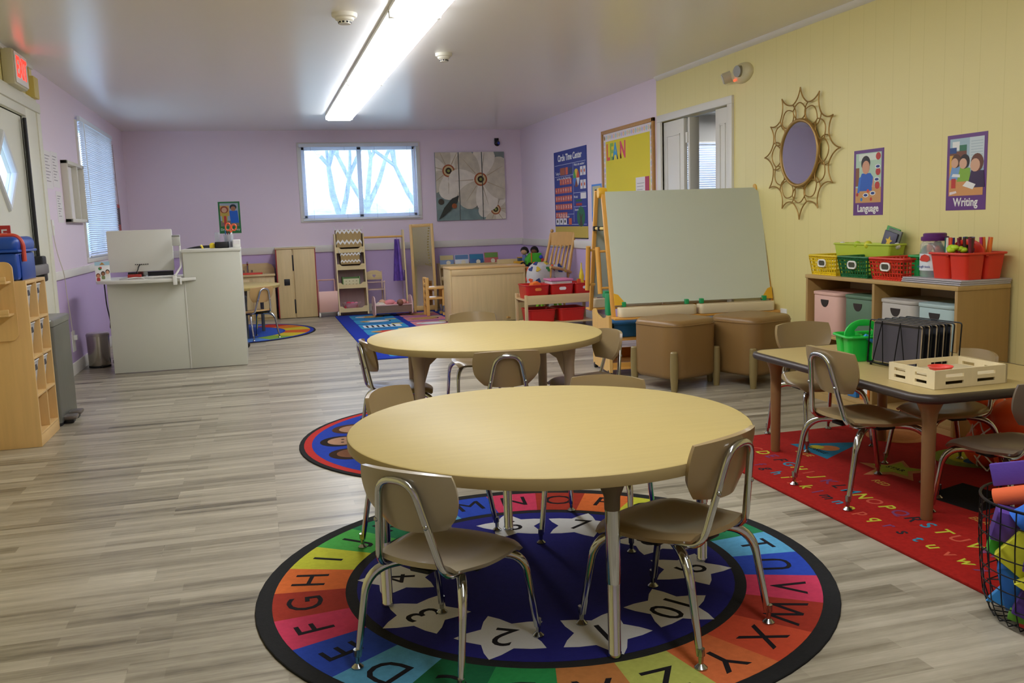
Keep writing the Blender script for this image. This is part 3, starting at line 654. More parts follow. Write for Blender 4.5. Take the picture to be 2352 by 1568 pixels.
for i, z in enumerate(zs[1:]):
    for j, yc in enumerate((5.448, 5.667)):
        t = thing('woven_basket', 'grey patterned bin in the %s row of the maple cubby, %s column' % (lv[i], ('near', 'far')[j]), 'basket', (-1.335, yc, z+.001), 0, 'grey bins in the cubby')
        b = B(); h = .175
        tp = rrect(.215, .165, .02, 4); bt = rrect(.17, .12, .02, 4); tm = bmesh.new(); T0 = [tm.verts.new((p[0], p[1], h)) for p in tp]; T1 = [tm.verts.new((p[0], p[1], 0)) for p in bt]; T2 = [tm.verts.new((p[0]*.93, p[1]*.92, h)) for p in tp]; T3 = [tm.verts.new((p[0]*.9, p[1]*.9, .006)) for p in bt]
        n = len(tp)
        for k in range(n):
            q = (k+1) % n; tm.faces.new((T1[k], T1[q], T0[q], T0[k])); tm.faces.new((T0[k], T0[q], T2[q], T2[k])); tm.faces.new((T2[k], T2[q], T3[q], T3[k]))
        tm.faces.new(T1[::-1]); tm.faces.new(T3); b.put(tm, BSK); b.done('body', t)
        b = B(); b.tube([(p[0], p[1], h) for p in tp], .004, BRIM, 6, closed=True); b.done('rim', t)
        b = B(); b.prism(rrect(.06, .035, .012), 0, .003, BSKD, T(.1035, 0, h-.035) @ RZ(90) @ RX(90) @ RX(-8)); b.done('handle_cutout', t)
# hanging rack on the cubby's near side
t = thing('wall_rack', 'small maple rack with two ledges on the near side of the cubby', 'rack', (-1.40, CY0-.001, .80))
b = B(); b.prism(rrect(.27, .42, .04, 6), 0, .016, MAPLE, T(0, 0, 0) @ RX(90)); b.done('back_panel', t)
for z, lab in ((.11, 0), (-.06, 1)):
    b = B(); b.bx(-.135, .125, -.13, -.016, z-.012, z, MAPLEX, .002); b.bx(-.135, .125, -.13, -.118, z, z+.025, MAPLEX, .002); b.done('ledge', t)
b = B(); b.bx(-1.50, -1.36, CY0-.11, CY0-.03, .912, .918, PAPER); b.bx(-1.50, -1.37, CY0-.105, CY0-.035, .918, .9215, PAPER, M=None); tag(b.done('paper_stack'), 'few white papers on the upper ledge of the small rack', 'papers')
# blue toolbox
t = thing('toolbox', 'blue plastic chest with red strap on top of the cubby', 'toolbox', (-1.395, 5.56, CZ+.001)); BLU = mat('#1f4fb0', .35, bump=.05, bs=40)
b = B(); b.bx(-.15, .15, -.2, .2, 0, .15, BLU, .02); b.bx(.15, .156, -.15, .15, .0, .14, mat('#1a459e', .4), .002); b.done('body', t)
b = B(); b.bx(-.158, .158, -.208, .208, .15, .235, BLU, .035, 4); b.bx(-.162, .162, -.212, .212, .15, .165, BLU, .006); b.done('lid', t)
b = B(); b.tube([(-.02, -.215, .12), (-.02, -.215, .2), (.0, -.19, .242), (.06, -.14, .243), (.14, -.13, .24), (.168, -.13, .2), (.168, -.13, .1)], .012, mat('#d8503c', .45), 8, .03); b.done('strap', t)
# yellow cork strip board and fire sign by the door
b = B(); b.bx(XL+.031, XL+.034, 5.60, 6.10, 1.10, 1.62, mat('#e0cc74', .6)); b.bx(XL+.034, XL+.036, 5.63, 6.07, 1.22, 1.5, PAPER)
for k in range(7): b.bx(XL+.036, XL+.0363, 5.67, 6.0-.04*(k % 3), 1.26+k*.03, 1.268+k*.03, mat('#6a6a70', .7))
tag(b.done('notice_board'), 'yellow board with white notice at the left edge above the blue chest', 'notice board')
t = thing('fire_sign', 'red fire sign just above the blue chest at the left edge', 'sign', (-1.475, 5.83, CZ+.001))
b = B(); b.bx(-.10, .10, 0, .012, 0, .30, mat('#b82a26', .45), .002); b.done('plate', t); b = B(); sign_text(b, 'FIRE', .07, WHT, T(.02, -.001, .25) @ RX(90), .001); b.bx(-.05, .09, -.002, 0, .10, .19, mat('#3a1414', .5)); b.done('lettering', t)
# step trash can
t = thing('trash_can', 'tall steel step-on trash can between cubby and desk', 'trash can', (-1.36, 6.10, 0)); STL = mat('#7f817a', .34, .75, nz=.06, ns=3, stretch=(30, 30, 1))
b = B(); b.prism(rrect(.30, .50, .03, 5), .02, .60, STL); b.done('body', t); b = B(); b.prism(rrect(.31, .515, .035, 5), .60, .645, mat('#8f918c', .3, .6), bev=.01); b.done('lid', t); b = B(); b.prism(rrect(.29, .49, .03, 5), 0, .02, BLK); b.done('base', t)
for q in (-.14, .02):
    b = B(); b.bx(.13, .22, q-.05, q+.05, .025, .05, mat('#77706a', .35, .6), .01); b.bx(.15, .20, q-.03, q+.03, .003, .03, BLK, .004); b.done('pedal', t)
# steel pedal bin
t = thing('pedal_bin', 'small round steel waste bin against the left wall by the desk', 'waste bin', (-1.395, 8.42, 0))
b = B(); b.lathe([(0, .012), (.085, .012), (.088, .02), (.092, .275), (0, .275)], mat('#cfcabb', .25, .9), 32); b.done('body', t); b = B(); b.lathe([(.094, .27), (.094, .288), (.085, .298), (0, .303)], mat('#c4c0b4', .28, .9), 32); b.done('lid', t); b = B(); b.lathe([(0, 0), (.09, 0), (.09, .016), (0, .016)], BLK, 28); b.bx(.02, .10, -.06, .0, .002, .014, BLK, .004, M=RZ(-40)); b.done('base', t)
# ------------------------------------------------------------------ desk
WD = mat('#cfd0c2', .4); WD2 = mat('#dadad0', .38)
t = thing('reception_desk', 'white two-level reception desk seen from behind', 'desk', (0, 0, 0)); dy = 7.90
b = B(); b.bx(-1.205, -.612, dy, dy+.02, .004, .735, WD, .002); b.done('front_panel', t); b = B(); b.bx(-.61, -.16, dy-.004, dy+.018, .004, .965, WD, .002); b.done('front_panel', t)
b = B(); b.bx(-.615, -.605, dy-.006, dy, .004, .735, WD2, .001); b.done('seam_strip', t)
b = B(); b.bx(-.178, -.158, dy+.018, dy+.6, .004, .965, WD, .002); b.done('side_panel', t); b = B(); b.bx(-1.205, -1.187, dy+.02, dy+.6, .004, .735, WD, .002); b.done('side_panel', t)
b = B(); b.bx(-.62, -.150, dy-.012, dy+.32, .965, .99, WD2, .003); b.done('ledge_top', t); b = B(); b.bx(-.62, -.604, dy+.018, dy+.32, .762, .965, WD, .002); b.done('ledge_side', t)
b = B(); pts = [(-1.30, dy+.62), (-1.33, dy+.3), (-1.29, dy+.06), (-1.2, dy-.06), (-.98, dy-.13), (-.76, dy-.125), (-.60, dy-.07), (-.52, dy-.008), (-.52, dy-.007), (-.612, dy-.007), (-.622, dy+.62)]
b.prism(pts, .737, .762, WD2, bev=.004); b.done('counter_top', t)
for k in (-1.1, -.8, -.45, -.25): b = B(); b.bx(k-.02, k+.02, dy+.05, dy+.09, 0, .004, BLK); b.done('foot', t)
b = B(); b.bx(-.605, -.178, dy+.30, dy+.315, .1, .962, WD, .002); b.done('inner_panel', t)
# monitor
t = thing('computer_monitor', 'white all-in-one computer seen from behind on the desk', 'computer', (-.955, 8.12, .7625))
b = B(); b.bx(-.255, .255, -.012, .016, .055, .40, WD2, .008, M=RX(-3)); b.done('housing', t)
b = B(); b.bx(-.06, .06, -.05, .08, 0, .008, CHD, .003); b.bx(-.04, .04, .02, .035, .0, .16, CHD, .003); b.done('stand', t)
b = B()
for k in range(7): b.bx(-.05+k*.016, -.042+k*.016, -.016, -.010, .112, .119, BLK)
b.done('ports', t)
b = B(); b.tube([(-.01, -.014, .115), (-.02, -.04, .10), (-.03, -.06, .06), (-.08, -.08, .01), (-.16, -.08, .006)], .004, BLK, 6, .03); b.done('cable', t)
b = B(); b.bx(-.12, .24, .05, .07, .012, .05, mat('#26262c', .5), .004); b.done('speaker_bar', t)
b = B(); r2 = random.Random(3)
for k in range(5):
    x = -1.12+k*.07; b.tube([(x, 8.0, .769), (x+.06, 7.93+.02*(k % 3), .772), (x+.14, 7.96, .78), (x+.2, 7.91+.015*k, .769)], .004, mat('#e8e8e6', .5), 6, .05)
tag(b.done('cable_bundle'), 'loose white cables on the desk counter below the computer', 'cables')
b = B(); b.bx(-1.06, -.955, 8.02, 8.07, .763, .80, mat('#a8281e', .5), .006); tag(b.done('red_pouch'), 'small red pouch behind the cables on the desk', 'pouch')
t = thing('photo_card', 'upright white card with three child portraits on the desk corner', 'photo card', (-1.235, 7.955, .7625), math.radians(8)); b = B(); b.bx(-.055, .055, 0, .006, 0, .155, mat('#eef0f0', .6), .001, M=RX(-6)); b.bx(-.04, .04, .02, .05, 0, .004, PAPER); b.done('card', t)
b = B(); MM = RX(-6) @ T(0, -.0006, 0) @ RX(90)
b.prism([(-.055, .125), (.055, .125), (.055, .155), (-.055, .155)], 0, .0006, mat('#a8cfe0', .6), MM); b.prism([(-.02, .13), (.0, .15), (.02, .13)], .0006, .001, mat('#b8863a', .6), MM); b.prism(circ(.013, 14, -.018, .10), 0, .0006, mat('#3a8a4a', .6), MM); b.prism(circ(.008, 12, -.012, .106), .0006, .001, mat('#c83a34', .6), MM)
for (x, y, sk, hr, sh) in ((-.035, .04, '#c98a6a', '#6a3524', '#b83a3a'), (.002, .055, '#9a6a4c', '#2a1c18', '#7a8a5a'), (.036, .068, '#d8a888', '#2a2018', '#e8e6e0')):
    b.prism(circ(.016, 14, x, y+.004, .019), 0, .0006, mat(hr, .6), MM); b.prism(circ(.012, 14, x, y, .015), .0006, .001, mat(sk, .6), MM); b.prism(rrect(.026, .03, .008, 3, x, y-.028), 0, .0006, mat(sh, .6), MM)
b.done('portraits', t)
t = thing('desk_lamp', 'white clamp lamp folded against the back of the computer', 'desk lamp', (-.66, 7.80, .7625))
b = B(); b.bx(-.03, .0, -.02, .02, -.05, .02, WHT, .004); b.bx(.022, .034, -.012, .012, -.05, .01, WHT, .003); b.bx(-.03, .034, -.012, .012, .002, .012, WHT, .003); b.done('clamp', t)
b = B(); b.tube([(-.015, 0, .02), (.03, .1, .09), (.025, .20, .25), (.02, .215, .30)], .008, mat('#dcdcd6', .35), 8, .02); b.done('arm', t); b = B(); b.bx(-.03, .035, .165, .19, .26, .35, mat('#c9cbc6', .35, .3), .006); b.bx(-.028, .033, .160, .166, .335, .347, mat('#8a8c88', .4), .002); b.done('lamp_head', t)
t = thing('office_chair', 'black office chair whose back just tops the white desk', 'office chair', (-.42, 8.95, 0), math.radians(20))
b = B(); b.sheet(lambda u, v: (u*math.sqrt(1-.3*v*v)*.24, .18-.05*u*u, .80+v*.20*math.sqrt(1-.25*u*u)), 14, 12, .03, mat('#1d1d21', .7)); b.done('backrest', t, 60)
b = B(); b.prism(rrect(.48, .46, .1, 6), .45, .52, mat('#1d1d21', .8), bev=.02); b.done('seat', t); b = B(); b.cyl((0, 0, .1), (0, 0, .45), .025, BLKM); b.tube([(0, .18, .46), (0, .25, .6), (0, .21, .78)], .018, BLKM, 8, .05); b.done('post', t)
b = B()
for k in range(5): b.tube([(0, 0, .11), (.26*math.cos(2*PI*k/5), .26*math.sin(2*PI*k/5), .06)], [.025, .015], BLKM, 8); b.ball((.26*math.cos(2*PI*k/5), .26*math.sin(2*PI*k/5), .03), .03, BLK, seg=10)
b.done('wheel_base', t)
# items on the ledge
t = thing('desk_organizer', 'black organiser tray on the desk ledge', 'organiser', (-.30, 8.02, .991)); b = B(); b.bx(-.055, .055, -.05, .05, 0, .006, BLK); b.bx(-.055, .055, -.05, -.044, 0, .05, BLK, .001); b.bx(-.055, .055, .044, .05, 0, .05, BLK, .001); b.bx(-.055, -.049, -.05, .05, 0, .05, BLK, .001); b.bx(.049, .055, -.05, .05, 0, .05, BLK, .001); b.done('tray', t)
b = B(); b.bx(-.055, -.015, .046, .05, .05, .13, mat('#b8c0c8', .2, alpha=.4), .001); b.done('clear_divider', t)
t = thing('pen_cup', 'clear pen cup on the desk ledge', 'pen cup', (-.245, 8.12, .991)); b = B(); b.lathe([(0, 0), (.038, 0), (.042, .11), (.039, .11), (.035, .004), (0, .004)], mat('#c9cdd4', .1, alpha=.45), 20); b.done('cup', t)
t = thing('scissors', 'orange-handled scissors standing in the pen cup on the desk', 'scissors', (-.235, 8.12, .997), 0, None, (0, math.radians(5), 0))
b = B(); b.bx(-.008, .004, -.002, .002, .0, .13, CHD, .001); b.bx(-.004, .010, .002, .004, .0, .13, CHD, .001); b.done('blades', t)
ORG = mat('#f0683a', .4)
for sx, ry in ((-1, .032), (1, .026)):
    b = B(); b.tube([(sx*.024+.020*math.cos(q), 0, .165+ry*math.sin(q)) for q in [2*PI*k/16 for k in range(16)]], .006, ORG, 8, closed=True); b.tube([(0, 0, .12), (sx*.01, 0, .14)], .006, ORG, 8); b.done('handle', t)
for k, (x, y, h, lab) in enumerate(((-.262, 8.115, '#2a5a9a', 'blue pen in the cup on the desk ledge'), (-.252, 8.135, '#8a2a3a', 'dark red pen in the cup on the desk ledge'), (-.238, 8.140, '#1c1c22', 'black pen in the cup on the desk ledge'))):
    b = B(); b.cyl((x, y, .998), (x-.008+.006*k, y+.004, 1.135), .0045, mat(h, .4), 8); tag(b.done('pen'), lab, 'pen', 'pens in the desk cup')
b = B(); b.bx(-.215, -.152, 8.03, 8.10, .9915, 1.055, WHT, .004); b.bx(-.208, -.158, 8.026, 8.03, 1.02, 1.05, PAPER); tag(b.done('note_box'), 'white cube box at the right end of the desk ledge', 'box')
b = B(); b.bx(-.40, -.355, 8.0, 8.04, .9915, 1.03, mat('#ecd12a', .4), .006); b.bx(-.39, -.365, 8.01, 8.03, 1.03, 1.036, mat('#ecd12a', .4)); tag(b.done('yellow_tape'), 'small yellow block on the desk ledge', 'block')
b = B(); b.tube([(-.455, 8.0, .9915), (-.46, 8.0, 1.01), (-.47, 8.0, 1.02)], .008, mat('#e8cf3a', .4), 8, .005); tag(b.done('yellow_toy'), 'tiny yellow curved piece left of the yellow block on the ledge', 'toy')
b = B(); b.tube([(-1.27, 8.2, .737), (-1.26, 8.16, .55), (-1.24, 8.15, .42), (-1.235, 8.15, .36), (-1.22, 8.14, .2), (-1.225, 8.2, .03), (-1.21, 8.3, .008)], .005, BLK, 6, .05); b.tube([(-1.235, 8.14, .41), (-1.21, 8.13, .38), (-1.21, 8.13, .34), (-1.24, 8.13, .36)], .008, BLK, 6, .01, closed=True); tag(b.done('extension_cord'), 'black power cord hanging beside the desk left end', 'cord')
b = B(); b.bx(-1.31, -1.16, 8.55, 8.61, 0, .035, BLK, .006); tag(b.done('power_strip'), 'black power strip on the floor behind the desk', 'power strip')
# ------------------------------------------------------------------ back wall and play corner
def poster(mk, w, h, border, label, name='wall_poster', group=None, parts=()):
    t = thing(name, label, 'poster', (0, 0, 0), 0, group); t.matrix_world = mk
    b = B(); b.bx(-w/2, w/2, -h/2, h/2, 0, .0012, border); b.done('sheet', t)
    return t
def pl(b, pts, z, m): b.prism(pts, z, z+.0004, m)
def rc(x0, y0, x1, y1): return [(x0, y0), (x1, y0), (x1, y1), (x0, y1)]
t = poster(on_back(-.337, 1.295), .265, .40, mat('#1f7a3e', .4), 'green-bordered dramatic play poster on the back wall above the desk')
b = B(); pl(b, rc(-.112, -.11, .112, .18), .0012, mat('#a8b8c4', .6)); pl(b, rc(-.112, -.11, .112, -.04), .0016, mat('#8a7a68', .6)); pl(b, rc(-.112, .02, .0, .15), .0016, mat('#d8a85a', .6))
pl(b, circ(.05, 16, -.06, .10, .045), .002, mat('#9a4a2a', .6)); pl(b, circ(.032, 16, -.06, .095), .0024, mat('#d8a888', .6)); pl(b, [(-.095, .06), (-.02, .06), (-.03, -.06), (-.09, -.06)], .002, mat('#c8b24a', .6)); pl(b, rc(-.07, -.1, -.04, .02), .0024, mat('#c83a34', .6))
pl(b, circ(.042, 16, .05, .13, .036), .002, mat('#22303c', .6)); pl(b, circ(.03, 16, .05, .11), .0024, mat('#b07a58', .6)); pl(b, [(.0, .085), (.10, .085), (.112, -.07), (.01, -.07)], .002, mat('#1f6ad0', .6)); b.done('photo', t)
b = B(); b.text('Dramatic Play', .042, WHT, T(0, -.152, .0014), .0004); b.done('lettering', t)
# flower triptych
def flower(b, x, y, r, z, clip, petals, cr=.09, a0=0):
    pet = mat('#e6e0cf', .8, nz=.08, ns=12); pet2 = mat('#cfc8b2', .8, nz=.1, ns=12)
    def put(pts, zz, m):
        P = pts
        for ax_, lim, sg in ((0, clip[0], 1), (0, clip[1], -1), (1, clip[2], 1), (1, clip[3], -1)):
            Q = []
            for i in range(len(P)):
                a_, b_ = P[i-1], P[i]; da, db = sg*(a_[ax_]-lim), sg*(b_[ax_]-lim)
                if (da >= 0) != (db >= 0): u = da/(da-db); Q.append((a_[0]+(b_[0]-a_[0])*u, a_[1]+(b_[1]-a_[1])*u))
                if db >= 0: Q.append(b_)
            P = Q
            if len(P) < 3: return
        R_ = [p for i, p in enumerate(P) if math.hypot(p[0]-P[i-1][0], p[1]-P[i-1][1]) > 1e-5]
        if len(R_) > 2: b.prism(R_, zz, zz+.0005, m)
    for k in range(petals):
        a = a0+2*PI*k/petals; cx, cy = x+r*.55*math.cos(a), y+r*.55*math.sin(a); ca, sa = math.cos(a), math.sin(a)
        pts = []
        for q in range(18):
            u = 2*PI*q/18; px, py = r*.47*math.cos(u), r*.34*math.sin(u)*(1+.35*math.cos(u)); pts.append((cx+px*ca-py*sa, cy+px*sa+py*ca))
        put(pts, z+.0004*k, pet if k % 2 else pet2)
        put([(x+r*.95*ca*s_+.006*sa*o, y+r*.95*sa*s_-.006*ca*o) for s_, o in ((.25, 1), (.85, .3), (.85, -.3), (.25, -1))], z+.0034, mat('#b8a98a', .8))
    for rr, h, dz in ((cr, '#a85a34', .004), (cr*.78, '#cdbb8a', .0045), (cr*.5, '#3a2d22', .005), (cr*.24, '#8f9a4a', .0055)): put([(x+rr*math.cos(2*PI*q/20), y+rr*math.sin(2*PI*q/20)) for q in range(20)], z+dz, mat(h, .8))
ax0, az0, W3, Hh = 2.342, 1.166, .315, .91
fl_ = [(3.16, 1.30, .24, 6, .07, .1), (2.52, 1.83, .38, 7, .085, .2), (2.96, 1.71, .44, 7, .09, .5)]
for k in range(3):
    x0 = ax0+k*(W3+.008); lab = ('left', 'middle', 'right')[k]
    t = thing('canvas_print', '%s panel of the three-part white flower canvas on the back wall' % lab, 'picture', (0, 0, 0), 0, 'flower canvas panels')
    b = B(); b.bx(x0, x0+W3, YB-.03, YB, az0, az0+Hh, mat('#8b9690', .8, nz=.2, ns=5), .003); b.done('canvas', t)
    b = B(); M = T(0, YB-.03, 0) @ RX(90); cl = (x0+.002, x0+W3-.002, az0+.002, az0+Hh-.002)
    for (p0, p1, q0, q1, h) in ((.0, 1.0, .0, .16, '#7f9592'), (.0, .55, .16, .34, '#8ba09c'), (.45, .75, .80, 1.0, '#8fa6a8'), (.72, 1.0, .74, .9, '#a0a48c'), (.0, .3, .62, .75, '#b5ae98')):
        a, c = max(cl[0], ax0+p0*.961), min(cl[1], ax0+p1*.961)
        if c-a > .01: b.prism(rc(a, az0+q0*Hh+.002, c, az0+q1*Hh-.002), 0, .0005, mat(h, .8, nz=.15, ns=9), M)
    for (x, y, r, n, cr, a0) in fl_:
        M2 = M; flower_b = B(); flower(flower_b, x, y, r, .001+.0064*fl_.index((x, y, r, n, cr, a0)), cl, n, cr, a0)
        tm = flower_b.bm; tm.transform(M2)
        off = [b.mi(mm) for mm in flower_b.ms]
        for f in tm.faces: f.material_index = off[f.material_index]
        me = bpy.data.meshes.new('t'); tm.to_mesh(me); tm.free(); b.bm.from_mesh(me); bpy.data.meshes.remove(me)
    if k == 0:
        b.prism([(2.36, 1.18), (2.44, 1.34), (2.55, 1.46), (2.65, 1.5), (2.62, 1.4), (2.52, 1.3), (2.42, 1.22)], .021, .0215, mat('#3c4038', .8), M); b.prism(circ(.035, 16, 2.58, 1.36), .0215, .022, mat('#9a5a34', .8), M); b.prism(circ(.04, 16, 2.40, 1.42), .0215, .022, mat('#4a4234', .8), M)
    b.done('painting', t)
t = thing('security_camera', 'small black camera high on the back wall', 'camera', (3.21, YB, 2.21)); b = B(); b.bx(-.03, .03, -.02, 0, -.02, .05, BLK, .006); b.cyl((0, -.02, .01), (0, -.05, -.0), .012, BLK); b.done('mount', t); b = B(); b.ball((-.01, -.075, -.025), .04, mat('#131318', .25), seg=16); b.done('body', t); b = B(); b.cyl((.0, -.105, -.025), (.0, -.118, -.027), .018, mat('#2a3aa0', .1), 16); b.done('lens', t)
# play fridge
t = thing('play_fridge', 'wooden two-door play refrigerator against the back wall', 'play cabinet', (.435, 11.74, 0), math.radians(0)); REDT = mat('#a83030', .5)
b = B(); b.bx(-.235, .235, .02, .37, 0, .875, BIRCH, .003); b.done('body', t); b = B(); b.bx(-.245, -.235, .0, .36, .01, .87, REDT); b.bx(.235, .245, .0, .36, .01, .87, REDT); b.done('red_edge', t); b = B(); b.bx(-.25, .25, -.01, .375, .875, .89, BIRCHX, .003); b.done('top', t)
for (a, c, e, f) in ((-.234, -.048, .55, .75), (-.030, .234, .04, .25)):
    b = B(); b.bx(a, c, 0, .018, .006, .872, BIRCH, .003); d = b.done('door', t)
for za, zb in ((.60, .80), (.06, .24)): b = B(); b.bx(-.048, -.030, .004, .016, za, zb, BLK, .006); b.done('finger_slot', t)
b = B(); b.bx(-.16, -.09, -.006, 0, .42, .50, BLK, .004); b.done('ice_panel', t)
# play sink
t = thing('play_sink', 'wooden play sink with red basin behind the small round table', 'play sink', (-.11, 11.72, 0))
b = B(); b.bx(-.30, .27, .02, .38, 0, .55, BIRCH, .003); b.done('body', t); b = B(); b.bx(-.31, .28, -.01, .39, .55, .575, BIRCHX, .004); b.done('worktop', t)
for q in (-.29, .0): b = B(); b.bx(q, q+.255, .002, .018, .03, .52, BIRCH, .004); d = b.done('door', t); b = B(); b.cyl((q+.13, .002, .45), (q+.13, -.015, .45), .012, BIRCH, 12); b.done('knob', d)
b = B(); b.prism(rrect(.30, .24, .05), .575, .592, mat('#e03a2c', .4), T(-.02, .17, 0), bev=.004); b.done('basin', t)
b = B(); b.tube([(-.05, .32, .575), (-.05, .32, .70), (-.05, .27, .73), (-.05, .22, .70)], .011, CHD, 10, .03); b.cyl((-.10, .32, .575), (-.10, .32, .62), .01, CHD); b.cyl((0, .32, .575), (0, .32, .62), .01, CHD); b.done('faucet', t)
b = B(); b.prism([(-.31, .575), (.28, .575), (.28, .63), (.25, .68), (.2, .70), (-.31, .70)], 0, .016, BIRCHX, T(0, .39, 0) @ RX(90)); b.done('splash_back', t)
# doll stroller
PNK = mat('#e2b4a4', .45); t = thing('doll_stroller', 'pink wooden push toy with handle left of the dress-up tower', 'toy stroller', (.80, 11.66, 0))
b = B(); b.sheet(lambda u, v: (u*.115, -.06-.05*math.cos(v*1.2), .20+v*.13), 6, 12, .01, PNK); b.bx(-.12, .12, -.07, .2, .075, .085, PNK, .002); b.done('cradle', t)
b = B(); b.tube([(-.105, .16, .07), (-.105, .19, .46), (.105, .19, .46), (.105, .16, .07)], .009, PNK, 8, .01); b.done('handle', t)
for sx in (-1, 1):
    for y in (-.04, .14): b = B(); b.cyl((sx*.105, y, .035), (sx*.122, y, .035), .034, WHT, 20); b.done('wheel', t)
# dress-up tower unit with rod and end mirror panel
t = thing('dress_up_unit', 'wooden dress-up tower of four trays with hanging rod and end panel', 'dress-up stand', (0, 0, 0)); LW = wood('#e0cb96', .42)
LWX = wood('#e0cb96', .42, ax='x')
for x in (.925, 1.285): b = B(); b.prism([(-.02, 0), (.32, 0), (.30, 1.02), (.14, 1.02)], 0, .015, LW, T(x, 11.60, .02) @ RZ(90) @ RX(90)); b.done('side_panel', t)
for k, z in enumerate((.05, .35, .585, .80)):
    y0 = 11.60+.034*k; b = B(); b.bx(.94, 1.285, y0+.02, 11.88, z, z+.012, LWX); b.done('tray', t)
    b = B(); b.prism([(.94, 0), (1.285, 0), (1.285, .075), (1.25, .075), (1.22, .05), (1.0, .05), (.97, .075), (.94, .075)], 0, .014, LWX, T(0, y0+.02, z) @ RX(90)); b.done('tray_front', t)
b = B(); b.bx(.94, 1.285, 11.89, 11.9, .05, 1.0, wood('#b8a0a4', .6)); b.done('back_panel', t)
b = B(); b.cyl((1.30, 11.76, .985), (1.80, 11.76, .985), .013, PINEX, 14); b.done('rod', t)
b = B(); b.prism([(-.02, 0), (.34, 0), (.24, 1.05), (.12, 1.05)], 0, .018, LW, T(1.80, 11.62, .02) @ RZ(90) @ RX(90)); b.done('end_panel', t)
b = B(); b.bx(1.796, 1.7995, 11.66, 11.88, .08, .55, mat('#b8a8b4', .1, .8)); b.done('end_mirror', t)
def chev(x, y, z, w, h, d, label):
    t = thing('chevron_basket', label, 'basket', (x, y, z), 0, 'chevron baskets on the dress-up tower'); b = B()
    wk = wood('#b09560', .7); b.bx(-w/2, w/2, -d/2, d/2, 0, .008, wk)
    for (a, c, e, f) in ((-w/2, w/2, -d/2, -d/2+.006), (-w/2, w/2, d/2-.006, d/2), (-w/2, -w/2+.006, -d/2, d/2), (w/2-.006, w/2, -d/2, d/2)): b.bx(a, c, e, f, 0, h, wk)
    b.done('body', t); b = B()
    for row in (.18, .78):
        pts = []; n = 12
        for k in range(n+1): pts.append((-w/2+w*k/n, h*row+(h*.16 if k % 2 else -.0)))
        for k in range(n, -1, -1): pts.append((-w/2+w*k/n, h*row+(h*.16 if k % 2 else -.0)+h*.14))
        b.prism(pts, 0, .003, WHT, T(0, -d/2, 0) @ RX(90))
    b.done('chevron_band', t); b = B()
    for s in (-1, 1): b.tube([(s*w/2, -d/2, h), (s*(w/2+.02), -d/2-.005, h+.05)], .004, WHT, 6)
    b.done('handle', t)
chev(1.107, 11.79, .863, .325, .225, .16, 'larger white chevron basket on the top tray of the dress-up tower'); chev(1.11, 11.76, .648, .25, .145, .16, 'smaller white chevron basket on the second tray of the dress-up tower')
t = thing('small_crate', 'cream crate with green ends on the third tray of the dress-up tower', 'crate', (1.105, 11.735, .362)); b = B(); cr = mat('#d8d0a4', .5)
b.bx(-.10, .10, -.07, -.06, .0, .11, cr, .002); b.bx(-.10, .10, .06, .07, .0, .11, cr, .002); b.bx(-.10, .10, -.07, .07, 0, .008, cr)
for k in range(4):
    for z in (.04, .08): b.cyl((-.066+.044*k, -.0705, z), (-.066+.044*k, -.069, z), .006, mat('#8a7a4a', .6), 8)
b.done('body', t); b = B(); gr = mat('#6f9a5a', .5); b.bx(-.11, -.10, -.075, .075, 0, .135, gr, .002); b.bx(.10, .11, -.075, .075, 0, .135, gr, .002); b.bx(-.1, .1, .058, .064, .1, .125, gr); b.done('end_panel', t)
t = thing('pink_bowl', 'clear bowl of pink dress-up things on the bottom tray', 'bowl', (1.10, 11.74, .0625)); b = B(); b.lathe([(0, 0), (.07, 0), (.125, .10), (.12, .10), (.068, .006), (0, .006)], mat('#e8c8d4', .1, alpha=.35), 24); b.done('bowl', t)
r3 = random.Random(5); b = B()
for k in range(12): b.ball((r3.uniform(-.07, .07), r3.uniform(-.05, .05), .03+r3.uniform(.0, .065)), r3.uniform(.02, .032), mat(['#e86a94', '#d83a5a', '#f0a0b8'][k % 3], .6), (1, .8, .7), 10)
b.done('contents', t)['kind'] = 'stuff'
b = B(); b.sheet(lambda u, v: (1.725+u*(.045-.02*v)+.008*math.sin(9*u), 11.76+.02*math.sin(7*u), .68+v*.27), 18, 10, .006, mat('#7a5ab8', .3, spec=.8, nz=.25, ns=14)); b.cyl((1.725, 11.76, .93), (1.725, 11.76, .972), .006, mat('#c8b8d8', .4)); tag(b.done('dress'), 'shiny purple dress hanging on the rod of the dress-up unit', 'dress')
# small pink doll high chair
t = thing('doll_chair', 'small wooden doll high chair with heart cut-out behind the cradle', 'doll chair', (1.43, 11.86, 0)); dc = mat('#dcbfae', .5)
for sx in (-1, 1): b = B(); b.bx(sx*.10-.008, sx*.10+.008, .09, .105, 0, .54, dc, .002); b.bx(sx*.11-.008, sx*.11+.008, -.07, -.055, 0, .42, dc, .002); b.done('leg', t)
b = B(); b.bx(-.10, .10, .085, .10, .43, .50, LWX, .002); b.prism([(-.10, .50), (.10, .50), (.09, .53), (.04, .55), (-.04, .55), (-.09, .53)], 0, .015, LWX, T(0, .10, 0) @ RX(90)); b.prism([(0, .455), (.022, .48), (.018, .497), (.006, .496), (0, .488), (-.006, .496), (-.018, .497), (-.022, .48)], .015, .0165, mat('#b09ab8', .5), T(0, .10, 0) @ RX(90)); b.done('backrest', t)
b = B(); b.bx(-.11, .11, -.07, .10, .30, .312, dc, .002); b.bx(-.12, .12, -.09, -.04, .40, .41, dc, .002); b.done('seat', t)
